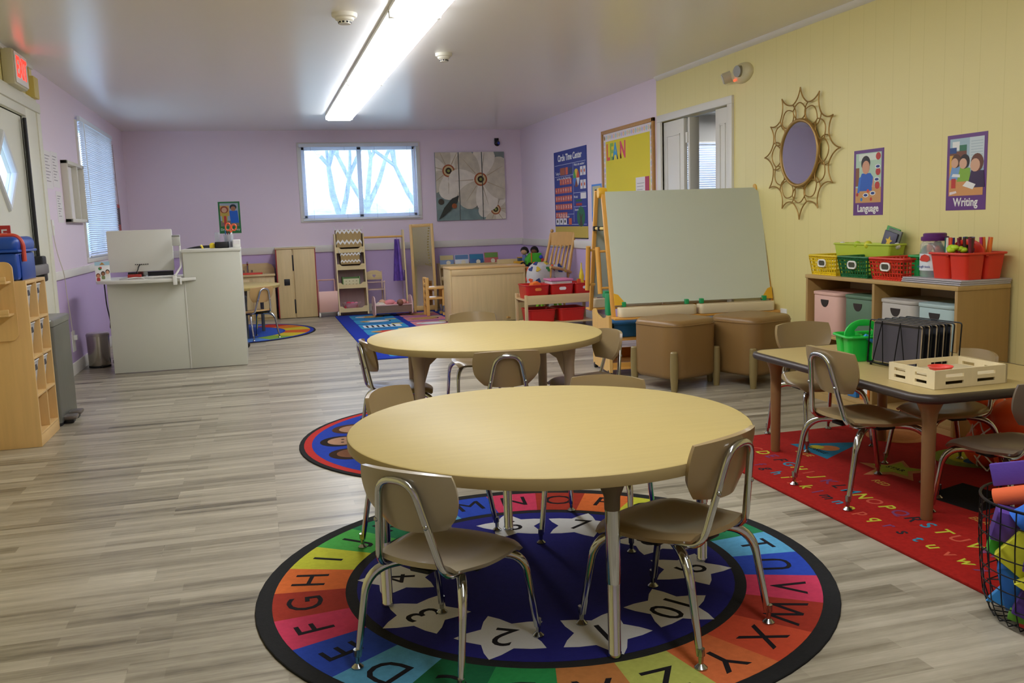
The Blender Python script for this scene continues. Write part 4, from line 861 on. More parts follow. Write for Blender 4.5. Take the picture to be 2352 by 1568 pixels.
# doll cradle
t = thing('doll_cradle', 'pink wooden rocking doll cradle on the animal rug', 'cradle', (1.56, 11.30, .0105)); PK = mat('#dfb8b4', .45)
for x in (-.235, .225):
    b = B(); b.prism([(-.16, .03), (-.10, .005), (0, 0), (.10, .005), (.16, .03), (.16, .17), (.11, .235), (0, .25), (-.11, .235), (-.16, .17)], 0, .012, PK, T(x, 0, 0) @ RZ(90) @ RX(90)); b.done('end_panel', t)
b = B(); b.bx(-.225, .225, -.145, -.135, .05, .135, wood('#7f6858', .5, ax='x')); b.bx(-.225, .225, .135, .145, .05, .135, PK); b.bx(-.225, .225, -.15, -.13, .135, .148, PK, .003); b.bx(-.225, .225, -.14, .14, .045, .055, PK); b.done('trough', t)
b = B(); b.prism([(0, .07), (.03, .105), (.025, .13), (.008, .13), (0, .118), (-.008, .13), (-.025, .13), (-.03, .105)], .0125, .0135, mat('#8a5a64', .5), T(-.235, 0, 0) @ RZ(-90) @ RX(90)); b.done('heart_cutout', t)
def doll(x, y, z, h, label, skin, rz=0):
    t = thing('doll', label, 'doll', (x, y, z), math.radians(rz), 'dolls in the cradle'); b = B()
    b.ball((-.02, 0, .045), .05, mat(h, .8), (1.5, .9, .8), 14); b.ball((.055, .03, .03), .022, mat(h, .8), (1.6, .8, .8), 10); b.ball((.055, -.03, .03), .022, mat(h, .8), (1.6, .8, .8), 10); b.done('body', t)
    b = B(); b.ball((-.115, 0, .05), .042, mat(skin, .6), seg=14); b.ball((-.15, .012, .055), .008, mat('#3a2a24', .5), seg=6); b.done('head', t); return t
doll(1.55, 11.29, .125, '#e89098', 'pink-dressed doll lying in the middle of the cradle', '#d8a888'); doll(1.70, 11.27, .125, '#f0a8a0', 'pink doll at the right end of the cradle', '#8a5a44', 60)
b = B(); b.sheet(lambda u, v: (1.415+u*.07, 11.29+v*.09, .165+.02*math.cos(3*u+v)-.03*v*v), 10, 10, .012, mat('#e8dccc', .9, nz=.25, ns=14)); tag(b.done('doll_blanket'), 'crumpled cream blanket at the left end of the doll cradle', 'blanket')
# standing mirror
t = thing('standing_mirror', 'tall wood-framed child mirror by the bookshelf', 'mirror', (2.04, 11.60, .0), 0, None, (math.radians(-5), math.radians(-1), math.radians(-12)))
b = B(); fm = wood('#d2ac68', .45)
for (a, c, e, f) in ((-.155, -.118, .02, 1.14), (.118, .155, .02, 1.14), (-.118, .118, 1.10, 1.14), (-.118, .118, .02, .08)): b.bx(a, c, 0, .025, e, f, fm, .003)
b.done('frame', t); b = B(); b.bx(-.118, .118, .008, .014, .08, 1.10, mat('#d7dbe2', .03, 1)); b.done('glass', t)
b = B(); b.bx(-.15, -.12, -.10, .20, -.005, .03, fm, .003); b.bx(.12, .15, -.10, .20, -.005, .03, fm, .003); b.done('foot', t)
b = B(); go = mat('#8a7a3a', .5); r4 = random.Random(9)
for k in range(14):
    a = 1.55-k*.1; b.ball((.118-.02-.05*abs(math.sin(a*2))*.5, .006, 1.08-k*.035), .012, go, (1, .2, .7), 8)
for k in range(8): b.ball((.03+.01*k, .006, .62-.004*k), .008, go, (1, .2, .7), 8)
b.done('vine_decal', t)
# toddler wooden chair / stool by the mirror
t = thing('wooden_armchair', 'small maple chair and post seen beside the mirror', 'wooden chair', (2.10, 11.0, .0105))
for x, y, h in ((-.15, -.06, .47), (-.15, .12, .47)): b = B(); b.bx(x-.02, x+.02, y-.02, y+.02, 0, h, PINE, .005); b.done('back_post', t)
b = B()
for z in (.12, .20, .28, .36, .43): b.bx(-.165, -.135, -.04, .10, z, z+.03, PINE, .003)
b.done('ladder_slats', t); b = B(); b.bx(-.15, .22, -.10, .16, .325, .35, PINEX, .004); b.bx(-.13, .22, -.08, .14, .20, .225, PINEX, .004); b.done('seat', t)
for y in (-.07, .13):
    b = B(); b.cyl((.05, y, .12), (.05, y, .325), .02, PINE); b.cyl((.05, y, .03), (.05, y, .12), .013, CH); b.cyl((.05, y, 0), (.05, y, .035), .02, PINE); b.done('leg', t)
# display bookshelf with books
t = thing('book_display', 'slanted wooden book display behind the cabinet', 'bookshelf', (2.73, 11.80, 0))
for x in (-.44, .425): b = B(); b.prism([(-.10, 0), (.26, 0), (.26, .60), (.10, .60)], 0, .015, BIRCH, T(x, 0, 0) @ RZ(90) @ RX(90)); b.done('side_panel', t)
for k, z in enumerate((.06, .22, .38, .54)):
    b = B(); b.bx(-.425, .425, -.08+.05*k, .02+.05*k, z, z+.012, BIRCHX); b.bx(-.425, .425, -.085+.05*k, -.075+.05*k, z, z+.05, BIRCHX, .002); b.done('ledge', t)
b = B(); b.bx(-.425, .425, .25, .262, .02, .6, BIRCHX); b.done('back_panel', t)
bk = [('#7f9ac0', '#cfc08a', 'blue and cream picture book at the left of the top display row'), ('#dfe2e6', '#5f86b4', 'white and blue wide picture book in the middle of the top row'), ('#3a6aa0', '#2f7fa8', 'blue sea picture book on the top row'), ('#c8645c', '#6f9a4a', 'red book with green top at the right of the top row')]
for k, (h1, h2, lab) in enumerate(bk):
    x = 2.73-.33+.205*k; t = thing('picture_book', lab, 'book', (x, 11.865, .553), 0, 'picture books on the display', (math.radians(-12), 0, 0)); w = .095; H_ = .16+.015*(k == 3)
    b = B(); b.bx(-w, w, 0, .012, 0, H_, mat(h1, .4), .001); b.done('cover', t); b = B(); b.bx(-w+.005, w-.005, -.0006, 0, H_*.6, H_-.004, mat(h2, .4)); b.prism(circ(.03, 16, .02, H_*.35), 0, .0006, mat('#e8e0c4', .5), RX(90)); b.done('cover_picture', t)
bk2 = [('#c87a4a', 'orange picture book on the second display row, left'), ('#e8e6e0', 'white picture book on the third display row, left'), ('#4a90c8', 'light blue picture book on the lowest display row, left')]
for k, (h1, lab) in enumerate(bk2):
    b = B(); b.bx(2.37, 2.52, 11.795-.05*k+.03, 11.805-.05*k+.03, .393-.16*k, .535-.16*k, mat(h1, .4), .001, M=None); tag(b.done('picture_book'), lab, 'book', 'picture books on the display')
# cabinet seen from behind
t = thing('toy_cabinet', 'low maple cabinet with its plain back facing us', 'cabinet', (2.47, 9.92, 0)); w = .42
b = B(); b.bx(-w, w, 0, .012, .01, .615, BIRCH, .002); b.done('back_panel', t)
for x in (-w-.018, w): b = B(); b.bx(x, x+.018, 0, .38, 0, .615, BIRCH, .002); b.done('side_panel', t)
b = B(); b.bx(-w-.022, w+.022, -.008, .385, .615, .638, MAPLEX, .004); b.done('top', t); b = B(); b.bx(-w, w, -.008, 0, .545, .612, BIRCHX, .002); b.done('top_rail', t)
b = B(); b.bx(-w, w, .012, .37, .3, .315, BIRCHX); b.bx(-w, w, .012, .37, .03, .045, BIRCHX); b.done('shelf_board', t)
b = B(); b.bx(.24, .285, .02, .06, .6385, .6395, PAPER); b.done('sticker', t)
# low toy shelf in the corner, toys
t = thing('corner_shelf', 'low wooden shelf in the far right corner holding toys', 'shelf', (3.22, 11.0, 0))
b = B(); b.bx(-.30, .28, 0, .3, .53, .548, BIRCHX, .003); b.done('top', t)
for x in (-.30, .265): b = B(); b.bx(x, x+.015, 0, .3, 0, .53, BIRCH, .002); b.done('side_panel', t)
b = B(); b.bx(-.285, .265, .285, .295, 0, .53, BIRCHX); b.bx(-.285, .265, 0, .285, .25, .262, BIRCHX); b.bx(-.285, .265, 0.27, .3, .548, .65, BIRCHX, .003); b.done('back_panel', t)
t = thing('toy_truck', 'bright green toy vehicle with orange bar on the corner shelf', 'toy vehicle', (3.36, 11.10, .549)); G = mat('#4ec02e', .4)
b = B(); b.prism([(-.09, .03), (.10, .03), (.10, .17), (-.03, .17), (-.09, .10)], -.07, .07, G, RX(90), bev=.008); b.done('body', t); b = B(); b.bx(-.045, -.03, -.078, -.07, .05, .18, mat('#e87a2a', .4), .003); b.done('orange_bar', t)
for x in (-.06, .07):
    for s in (-.07, .07): b = B(); b.cyl((x, s-.012, .028), (x, s+.012, .028), .028, BLK, 16); b.done('wheel', t)
t = thing('toy_tractor', 'small yellow and black toy tractor left of the green vehicle', 'toy vehicle', (3.16, 11.06, .549)); b = B(); Yl = mat('#e0a82a', .4); b.bx(-.06, .06, -.03, .03, .04, .08, Yl, .006); b.bx(-.01, .04, -.03, .03, .08, .12, mat('#4a5a70', .2), .004); b.bx(-.015, .045, -.034, .034, .12, .13, Yl, .003); b.done('body', t)
for x, r in ((-.045, .024), (.045, .034)):
    for s in (-.04, .04): b = B(); b.cyl((x, s-.012, r), (x, s+.012, r), r, BLK, 16); b.cyl((x, s-.014, r), (x, s+.014, r), r*.45, Yl, 12); b.done('wheel', t)
for x, y, sk, lab in ((3.28, 11.20, '#c79a7a', 'dark-haired doll at the left behind the green toy'), (3.42, 11.22, '#7a4a34', 'second dark-haired doll behind the green toy')):
    t = thing('doll', lab, 'doll', (x, y, .549), 0, 'dolls on the corner shelf'); b = B(); b.lathe([(0, 0), (.05, 0), (.035, .12), (.02, .15), (0, .15)], mat('#6a7ab0', .8), 14); b.done('body', t); b = B(); b.ball((0, 0, .19), .042, mat(sk, .6), seg=14); b.done('head', t); b = B(); b.ball((.008, .014, .205), .052, mat('#1c1512', .8), (1, 1, .95), 14); b.ball((.04, .02, .19), .03, mat('#1c1512', .8), seg=10); b.done('hair', t)
t = thing('toy_blocks', 'red and blue toy pieces behind the rocking chair back', 'toy', (3.47, 10.98, .549)); b = B(); b.bx(-.02, .02, .03, .07, 0, .10, mat('#c83a2c', .4), .004); b.ball((-.02, .05, .12), .025, mat('#2a4ac0', .4), seg=12); b.done('stack', t)
# ------------------------------------------------------------------ toy bins, rocking chair
t = thing('bin_table', 'low maple stand carrying the red toy bins', 'bin stand', (2.63, 9.0, 0)); W = .80
b = B()
for (x, y) in ((0, 0), (W-.03, 0), (0, .36), (W-.03, .36)): b = B(); b.bx(x, x+.03, y, y+.03, 0, .36, BIRCH, .003); b.done('post', t)
b = B(); b.bx(.03, W-.03, 0, .016, .26, .355, BIRCHX, .002); b.bx(.03, W-.03, .374, .39, .26, .355, BIRCHX, .002); b.done('rail', t)
b = B(); b.bx(.0, W, .016, .374, .30, .312, BIRCHX); b.done('shelf_board', t); b = B(); b.bx(0.03, W-.03, .0, .39, .055, .067, BIRCHX); b.done('shelf_board', t)
REDB = mat('#c8221c', .35); REDL = mat('#d83028', .3)
def tub(name, label, loc, w, d, h, m, group=None, handle=None, taper=.9, rz=0, cat='bin', hole_m=None, wallth=.006, grid=False):
    t = thing(name, label, cat, loc, rz, group)
    b = B(); tm = bmesh.new(); n = 5
    O = rrect(w, d, min(w, d)*.14, n); I = rrect(w-2*wallth, d-2*wallth, min(w, d)*.12, n)
    L = [[tm.verts.new((p[0]*s, p[1]*s, z)) for p in Q] for Q, s, z in ((O, taper, 0), (O, 1, h), (I, 1, h), (I, taper, wallth))]
    N = len(O)
    for a, c in zip(L, L[1:]):
        for k in range(N): q = (k+1) % N; tm.faces.new((a[k], a[q], c[q], c[k]))
    tm.faces.new(L[0][::-1]); tm.faces.new(L[3]); b.put(tm, m); b.done('body', t)
    b = B(); b.tube([(p[0]*1.01, p[1]*1.01, h) for p in O], .006, m, 8, closed=True); b.done('rim', t)
    if handle:
        b = B(); ww, hh, hm = handle; b.prism(rrect(ww, hh, hh*.48, 5), 0, .004, hm, T(0, -d/2*.985, h*.70) @ RX(90))
        if hole_m: b.prism(rrect(ww*.78, hh*.58, hh*.28, 5), .004, .005, hole_m, T(0, -d/2*.985, h*.70) @ RX(90))
        b.done('handle', t)
    return t
tub('toy_bin', 'red toy bin at the left of the maple stand with orange toys', (2.785, 9.19, .3135), .26, .33, .145, REDB, 'red bins on the maple stand', (.07, .03, mat('#e8843a', .5)))
tub('toy_bin', 'red toy bin in the middle of the stand holding a pink-lidded box', (3.055, 9.19, .3135), .26, .33, .145, REDB, 'red bins on the maple stand', (.075, .032, PAPER))
tub('toy_bin', 'red toy bin at the right of the stand beside the easel', (3.315, 9.19, .3135), .235, .33, .145, REDB, 'red bins on the maple stand', (.07, .03, PAPER))
tub('toy_bin', 'red bin on the lower board of the stand, left', (2.83, 9.19, .0685), .30, .33, .13, REDB, 'red bins under the maple stand')
tub('toy_bin', 'red bin on the lower board of the stand, right', (3.16, 9.19, .0685), .30, .33, .13, REDB, 'red bins under the maple stand')
b = B(); b.prism([(-.05, 0), (.05, 0), (.055, .05), (.02, .075), (-.04, .06)], -.04, .04, mat('#f27a28', .45), T(2.78, 9.14, .42) @ RZ(15) @ RX(90), bev=.008); tag(b.done('orange_toy'), 'orange toy sticking out of the left red bin', 'toy')
b = B(); b.ball((2.72, 9.12, .44), .028, mat('#a4cf3c', .45), (1, 1, .7), 12); tag(b.done('green_ball'), 'lime green toy ball at the left of the orange toy', 'ball')
t = thing('storage_box', 'clear box with pink lid standing in the middle red bin', 'box', (3.06, 9.19, .3205)); b = B(); b.bx(-.115, .115, -.13, .13, 0, .17, mat('#ecdde2', .2, alpha=.75), .01); b.bx(-.06, .09, -.134, -.13, .08, .16, mat('#d8d4c8', .6)); b.done('box', t); b = B(); b.bx(-.125, .125, -.14, .14, .17, .19, mat('#dc7fae', .35), .006); b.done('lid', t)
t = thing('yellow_toy_figure', 'tall yellow plastic toy standing in the right red bin', 'toy', (3.33, 9.2, .3205)); b = B(); b.lathe([(0, 0), (.04, 0), (.035, .12), (.022, .16), (.028, .2), (.018, .25), (.008, .29), (.006, .34), (0, .35)], mat('#ecd22c', .4), 16); b.done('body', t); b = B(); b.ball((-.04, -.01, .16), .022, mat('#6fae2e', .5), seg=10); b.done('green_knob', t)
b = B(); b.bx(3.25, 3.285, 9.10, 9.13, .322, .50, mat('#e05028', .45), .004); tag(b.done('orange_block'), 'orange toy block beside the yellow toy in the right bin', 'toy')
# lime green chair legs behind the stand
t = thing('plastic_stool', 'lime green plastic stool behind the red bins', 'stool', (3.12, 9.72, 0)); GL = mat('#86cc2a', .45)
for sx in (-1, 1):
    for sy in (-1, 1): b = B(); b.cyl((sx*.12, sy*.10, 0), (sx*.10, sy*.08, .24), .02, GL); b.done('leg', t)
b = B(); b.prism(rrect(.26, .24, .05), .24, .26, GL, bev=.005); b.done('seat', t)
# rocking chair
t = thing('rocking_chair', 'child-size wooden rocking chair leaning back behind the red bins', 'rocking chair', (3.09, 9.93, .0), math.radians(123), None); t.scale = (1.07, 1.07, 1.09)
tl = RX(0); RW = wood('#d3a45e', .35)
def q(x, y, z):
    a = math.radians(-9); yy = y*math.cos(a)-z*math.sin(a)*-1; return (x, y*math.cos(a)+z*math.sin(a), z*math.cos(a)-y*math.sin(a)+.02)
for sx in (-1, 1): b = B(); b.tube([q(sx*.17, -.17, .30), q(sx*.175, -.20, .55), q(sx*.165, -.245, .78), q(sx*.165, -.275, .93)], [.014, .02, .016, .019], RW, 12); b.ball(q(sx*.165, -.28, .955), .02, RW, seg=10); b.done('back_post', t)
b = B(); b.sheet(lambda u, v: q(u*.165, -.262-.015*(1-u*u), .865+v*(.065+.012*(1-u*u))), 10, 6, .018, RW); b.done('crest_rail', t)
for k in range(5): x = -.105+.0525*k; b = B(); b.tube([q(x, -.165, .32), q(x, -.20, .5), q(x, -.23, .66), q(x, -.262, .80)], [.008, .015, .013, .007], RW, 8); b.done('spindle', t)
b = B(); b.prism(rrect(.38, .36, .06), -.012, .012, RW, T(*q(0, 0, .31)) @ RX(9), bev=.004); b.done('seat', t)
for sx in (-1, 1):
    b = B(); b.tube([q(sx*.20, -.20, .50), q(sx*.215, .0, .515), q(sx*.215, .17, .515)], .016, RW, 10); b.done('arm', t); b = B(); b.tube([q(sx*.195, .14, .32), q(sx*.21, .15, .51)], [.012, .014], RW, 10); b.done('arm_post', t)
    for y in (-.14, .14): b = B(); b.tube([q(sx*.16, y, .30), q(sx*.19, y*1.25, .06)], [.014, .011], RW, 10); b.done('leg', t)
    b = B(); b.tube([(sx*.19, -.34+.068*k, .012+.25*((-.34+.068*k+.02)**2)) for k in range(11)], .011, RW, 8); b.done('rocker', t)
HW = cloth('#eceaea', nz=.03); hc = [mat(h, .8) for h in ('#e8582c', '#2f3f7a', '#d0b13a', '#3c8a4a', '#5a2a5a', '#d8402e')]
def heart(s): return [(0, -s), (s*.95, .05*s), (s, .45*s), (s*.75, .8*s), (s*.4, .8*s), (0, .5*s), (-s*.4, .8*s), (-s*.75, .8*s), (-s, .45*s), (-s*.95, .05*s)]
def cushion(loc, sc, rz, label):
    t = thing('heart_cushion', label, 'cushion', loc, math.radians(rz), 'heart-print cushions'); b = B(); sq = lambda D: Vector([math.copysign(abs(c_)**.8, c_)*s_ for c_, s_ in zip(D, sc)]); b.ball((0, 0, 0), 1, HW, (1, 1, 1), 28); k = 0
    for v in b.bm.verts: v.co = sq(v.co)
    for la in (-40, -5, 30, 62):
        n = max(3, int(10*math.cos(math.radians(la))))
        for j in range(n):
            lo = 360*j/n+la*1.7; D = Vector((math.cos(math.radians(la))*math.cos(math.radians(lo)), math.cos(math.radians(la))*math.sin(math.radians(lo)), math.sin(math.radians(la)))); P = sq(D); N = Vector([math.copysign(abs(c_)**.7, c_)/s_ for c_, s_ in zip(D, sc)]).normalized()
            b.prism(heart(.03), -.006, .006, hc[k % 6], Matrix.Translation(P) @ N.to_track_quat('Z', 'Y').to_matrix().to_4x4() @ RZ(k*40)); k += 1
    b.done('cover', t); return t
cushion((3.055, 9.80, .49), (.165, .13, .175), 20, 'larger white heart-print cushion at the left of the rocking chair'); cushion((3.26, 9.88, .47), (.10, .13, .155), 100, 'smaller white heart-print cushion leaning on the rocking chair back')
# ------------------------------------------------------------------ right wall pictures
t = thing('bulletin_board', 'cork-framed bulletin board with yellow paper and learn letters', 'bulletin board', (0, 0, 0)); M0 = on_right(8.40, 1.49); w, h = 1.30, 1.08; OAK = wood('#b98a4c', .5)
t.matrix_world = M0
b = B()
for (a, c, e, f) in ((-w/2, w/2, h/2-.035, h/2), (-w/2, w/2, -h/2, -h/2+.035), (-w/2, -w/2+.035, -h/2, h/2), (w/2-.035, w/2, -h/2, h/2)): b.bx(a, c, e, f, 0, .025, OAK, .003)
b.done('frame', t); b = B(); b.bx(-w/2+.03, w/2-.03, -h/2+.03, h/2-.03, 0, .01, mat('#e8e0e4', .7)); 
pc = [mat(x, .7) for x in ('#e8b8b4', '#b8cce4', '#ecdc9a', '#c8e0b8', '#d8c0dc')]
for k in range(24):
    x = -w/2+.07+k*(w-.14)/23; b.prism(circ(.022, 12, x, h/2-.075), .01, .0105, pc[k % 5]); b.prism(circ(.012, 10, x, h/2-.075), .0105, .011, pc[(k+2) % 5])
for k in range(18):
    z = -h/2+.08+k*(h-.16)/17
    for x in (-w/2+.065, w/2-.065): b.prism(circ(.022, 12, x, z), .01, .0105, pc[k % 5]); b.prism(circ(.012, 10, x, z), .0105, .011, pc[(k+3) % 5])
b.done('border_strip', t); b = B(); b.bx(-w/2+.10, w/2-.10, -h/2+.10, h/2-.115, .01, .012, mat('#e6d51c', .6)); b.done('yellow_paper', t)
for k, (c, hx) in enumerate((('L', '#e0604a'), ('E', '#8fb43c'), ('A', '#3a9ad0'), ('R', '#e8c83a'), ('N', '#e0486a'))):
    b = B(); b.text(c, .23, mat(hx, .6), T(-.485+.098*k, h/2-.235, .0125), .0006, .007, sx=.85); b.done('letter', t)
b = B(); b.bx(.22, .535, -.42, .02, .012, .0132, PAPER); b.bx(.44, .535, -.18, .02, .0132, .0136, mat('#b83a5a', .6)); b.bx(.44, .535, -.26, -.19, .0132, .0136, mat('#8a8088', .6)); b.bx(.22, .535, -.37, -.35, .0132, .0136, mat('#e8c83a', .6))
for k in range(9): b.bx(.25, .42-.02*(k % 3), -.04-.03*k, -.034-.03*k, .0132, .0134, mat('#a8a4a8', .7))
b.done('flyer', t); b = B(); b.bx(-.01, .22, -.42, -.235, .012, .0132, PAPER); b.bx(.03, .045, -.26, -.25, .0132, .0134, hc[5]); b.done('flyer', t)
# circle time chart
t = thing('pocket_chart', 'blue circle time pocket chart on the right wall', 'wall chart', (0, 0, 0)); t.matrix_world = on_right(10.12, 1.43); w, h = 1.14, 1.02; NB = mat('#20318a', .55); LN = mat('#c8cce0', .6)
b = B(); b.bx(-w/2, w/2, -h/2+.13, h/2, 0, .006, NB); b.bx(-w/2, w/2, -h/2, -h/2+.13, 0, .006, mat('#c9b04a', .6)); b.bx(-w/2, w/2, -h/2-.012, -h/2, 0, .01, BLK)
for (x0_, y0_, x1_, y1_) in ((-w/2+.03, h/2-.165, w/2-.03, h/2-.16), (-w/2+.03, h/2-.30, .12, h/2-.295), (.12, -h/2+.18, .126, h/2-.165), (.12, .0, w/2-.03, .005), (.12, -.16, w/2-.03, -.155), (-w/2+.03, -.24, .12, -.235), (-w/2+.03, -h/2+.15, w/2-.03, -h/2+.155)): b.bx(x0_, x1_, y0_, y1_, .006, .0065, LN)
b.done('chart', t)
for txt, sz, bo, x, y in (('Circle Time Center', .105, .003, 0, h/2-.085), ('Today is', .05, 0, -.43, h/2-.26), ('Sun Mon Tue Wed Thu Fri Sat', .04, 0, -.22, h/2-.325), ('What is the weather?', .04, 0, .33, h/2-.19), ('Seasons', .04, 0, .22, -.19), ('Color  Shape  Number', .04, 0, -.22, -.265), ('We feel', .04, 0, .20, -.045)):
    b = B(); b.text(txt, sz, WHT, T(x, y, .0065), .0004, bo); b.done('lettering', t)
b = B(); OC = mat('#d8643a', .6); day = 1
for r_ in range(5):
    for c_ in range(7):
        if r_ == 0 and c_ < 2 or day > 31: continue
        x = -.50+.088*c_; y = h/2-.385-.098*r_+.02; b.bx(x-.036, x+.036, y-.034, y+.034, .006, .0068, OC); b.text(str(day), .05, mat('#f0e4d8', .6), T(x, y, .007), .0003); day += 1
b.done('number_cards', t)
b = B(); b.bx(-.34, -.16, h/2-.285, h/2-.20, .006, .0068, mat('#a85a3a', .6)); b.bx(-.14, -.06, h/2-.285, h/2-.20, .006, .0068, OC); b.bx(-.04, .08, h/2-.28, h/2-.21, .006, .0068, mat('#3a3f58', .6))
for (x, y) in ((.40, h/2-.27), (.50, h/2-.27), (.40, h/2-.42), (.50, h/2-.42)): b.bx(x-.04, x+.04, y-.05, y+.05, .006, .0068, PAPER); b.prism(circ(.02, 10, x, y), .0068, .0072, OC)
b.bx(.36, .54, -.07, -.005, .006, .0068, PAPER); b.bx(.20, .40, -.10, -.075, .006, .0068, mat('#1f5a3a', .6)); b.bx(.20, .40, -.145, -.118, .006, .0068, mat('#a82a2a', .6))
for k, x in enumerate((-.48, -.34, -.20)): b.bx(x-.06, x+.06, -.36, -.285, .006, .0068, PAPER); b.prism(circ(.02, 10, x, -.32), .0068, .0072, ltr)
b.bx(-.06, .04, -.36, -.285, .006, .0068, OC); b.done('picture_cards', t)
b = B(); 
for k, hx in enumerate(('#d8502e', '#e8c83a', '#4aa04a', '#3a7ad0', '#7a3a2a', '#e0e0e0')): ring(b, .0, .105, k*60, k*60+60, .0075, mat(hx, .6), 4)
for v in b.bm.verts: v.co.x += .23; v.co.y += h/2-.34
b.done('weather_wheel', t)
b = B(); b.prism(circ(.135, 20, .36, -.27, .115), .006, .0068, mat('#1f6a44', .6)); b.prism([(.31, -.375), (.41, -.375), (.385, -.3), (.42, -.24), (.39, -.245), (.365, -.28), (.335, -.23), (.31, -.235), (.335, -.3)], .0068, .0072, mat('#4a3428', .6)); b.done('season_tree', t)
t = thing('wall_poster', 'blue-bordered poster on the right wall partly behind the easel', 'poster'); t.matrix_world = on_right(9.27, 1.30)
b = B(); b.bx(-.15, .15, -.20, .20, 0, .0012, mat('#2a80dc', .4)); b.done('sheet', t); b = B(); pl(b, rc(-.125, -.10, .125, .18), .0012, mat('#c8c49a', .6)); pl(b, rc(-.09, -.10, .06, .04), .0016, mat('#2a58b8', .6)); pl(b, circ(.05, 14, -.02, .08), .002, mat('#8a5a3e', .6)); pl(b, circ(.045, 14, -.02, .11, .035), .0024, mat('#2a1c18', .6)); pl(b, rc(.05, -.02, .12, .1), .0016, mat('#a84838', .6)); b.done('photo', t)
t = thing('emergency_light', 'beige emergency light with two lamp heads high on the yellow wall', 'emergency light', (XR, 6.19, 2.17)); EM = mat('#d8d0a8', .5)
b = B(); b.ball((0, 0, 0), 1, EM, (.055, .15, .075), 24); b.done('housing', t); b = B(); b.cyl((-.02, .14, -.0), (-.075, .165, -.02), .042, mat('#c9c4b0', .4), 20); b.cyl((-.074, .1645, -.0198), (-.08, .167, -.022), .036, mat('#c9ccd4', .15, .3), 20); b.done('lamp_head', t); b = B(); b.cyl((-.04, -.03, .008), (-.072, -.035, .006), .042, mat('#8f8c80', .35), 20); b.done('lamp_head', t); b = B(); b.ball((-.055, .03, -.05), .009, mat('#ff3a20', .4, emit=2), seg=8); b.done('indicator', t)
# sunburst mirror
t = thing('sunburst_mirror', 'oval mirror in a gold wire sunburst frame on the yellow wall', 'mirror'); t.matrix_world = on_right(5.415, 1.525); GO = mat('#a8864c', .4, .6)
mw, mh = .21, .205
b = B(); b.prism(circ(mw, 48, 0, 0, mh*1.02), .02, .026, mat('#dcdce4', .02, 1)); b.done('glass', t)
b = B(); b.tube([(1.03*mw*math.cos(2*PI*k/48), 1.05*mh*math.sin(2*PI*k/48), .024) for k in range(48)], .013, GO, 10, closed=True); b.done('rim', t)
b = B(); n = 12; Rm, Ro = .335, .43
def arc(p0, p1, bulge, m=9):
    p0, p1 = Vector(p0), Vector(p1); d = p1-p0; nn = Vector((-d.y, d.x, 0)).normalized(); return [p0.lerp(p1, k/m)+nn*bulge*4*(k/m)*(1-k/m) for k in range(m+1)]
def pol(r, a, z=.02): return (r*math.cos(math.radians(a)), r*math.sin(math.radians(a)), z)
for k in range(n):
    a = 360*k/n+90; s = 360/n; f = 1+.03*math.sin(k*2.3)
    b.tube(arc(pol(Ro*f, a), pol(Rm, a+s/2), .018), .0045, GO, 6); b.tube(arc(pol(Rm, a-s/2), pol(Ro*f, a), .018), .0045, GO, 6)
    b.tube(arc(pol(.225, a+s/2, .018), pol(Rm, a+s/2), .02 if k % 2 else -.02), .004, GO, 6)
    b.tube(arc(pol(.29, a-s*.5, .026), pol(.29, a+s*.5, .026), -.05), .004, GO, 6); b.tube(arc(pol(.29, a-s*.5, .026), pol(.222, a, .02), .02), .004, GO, 6); b.tube(arc(pol(.29, a+s*.5, .026), pol(.222, a, .02), -.02), .004, GO, 6)
b.done('wire_frame', t)
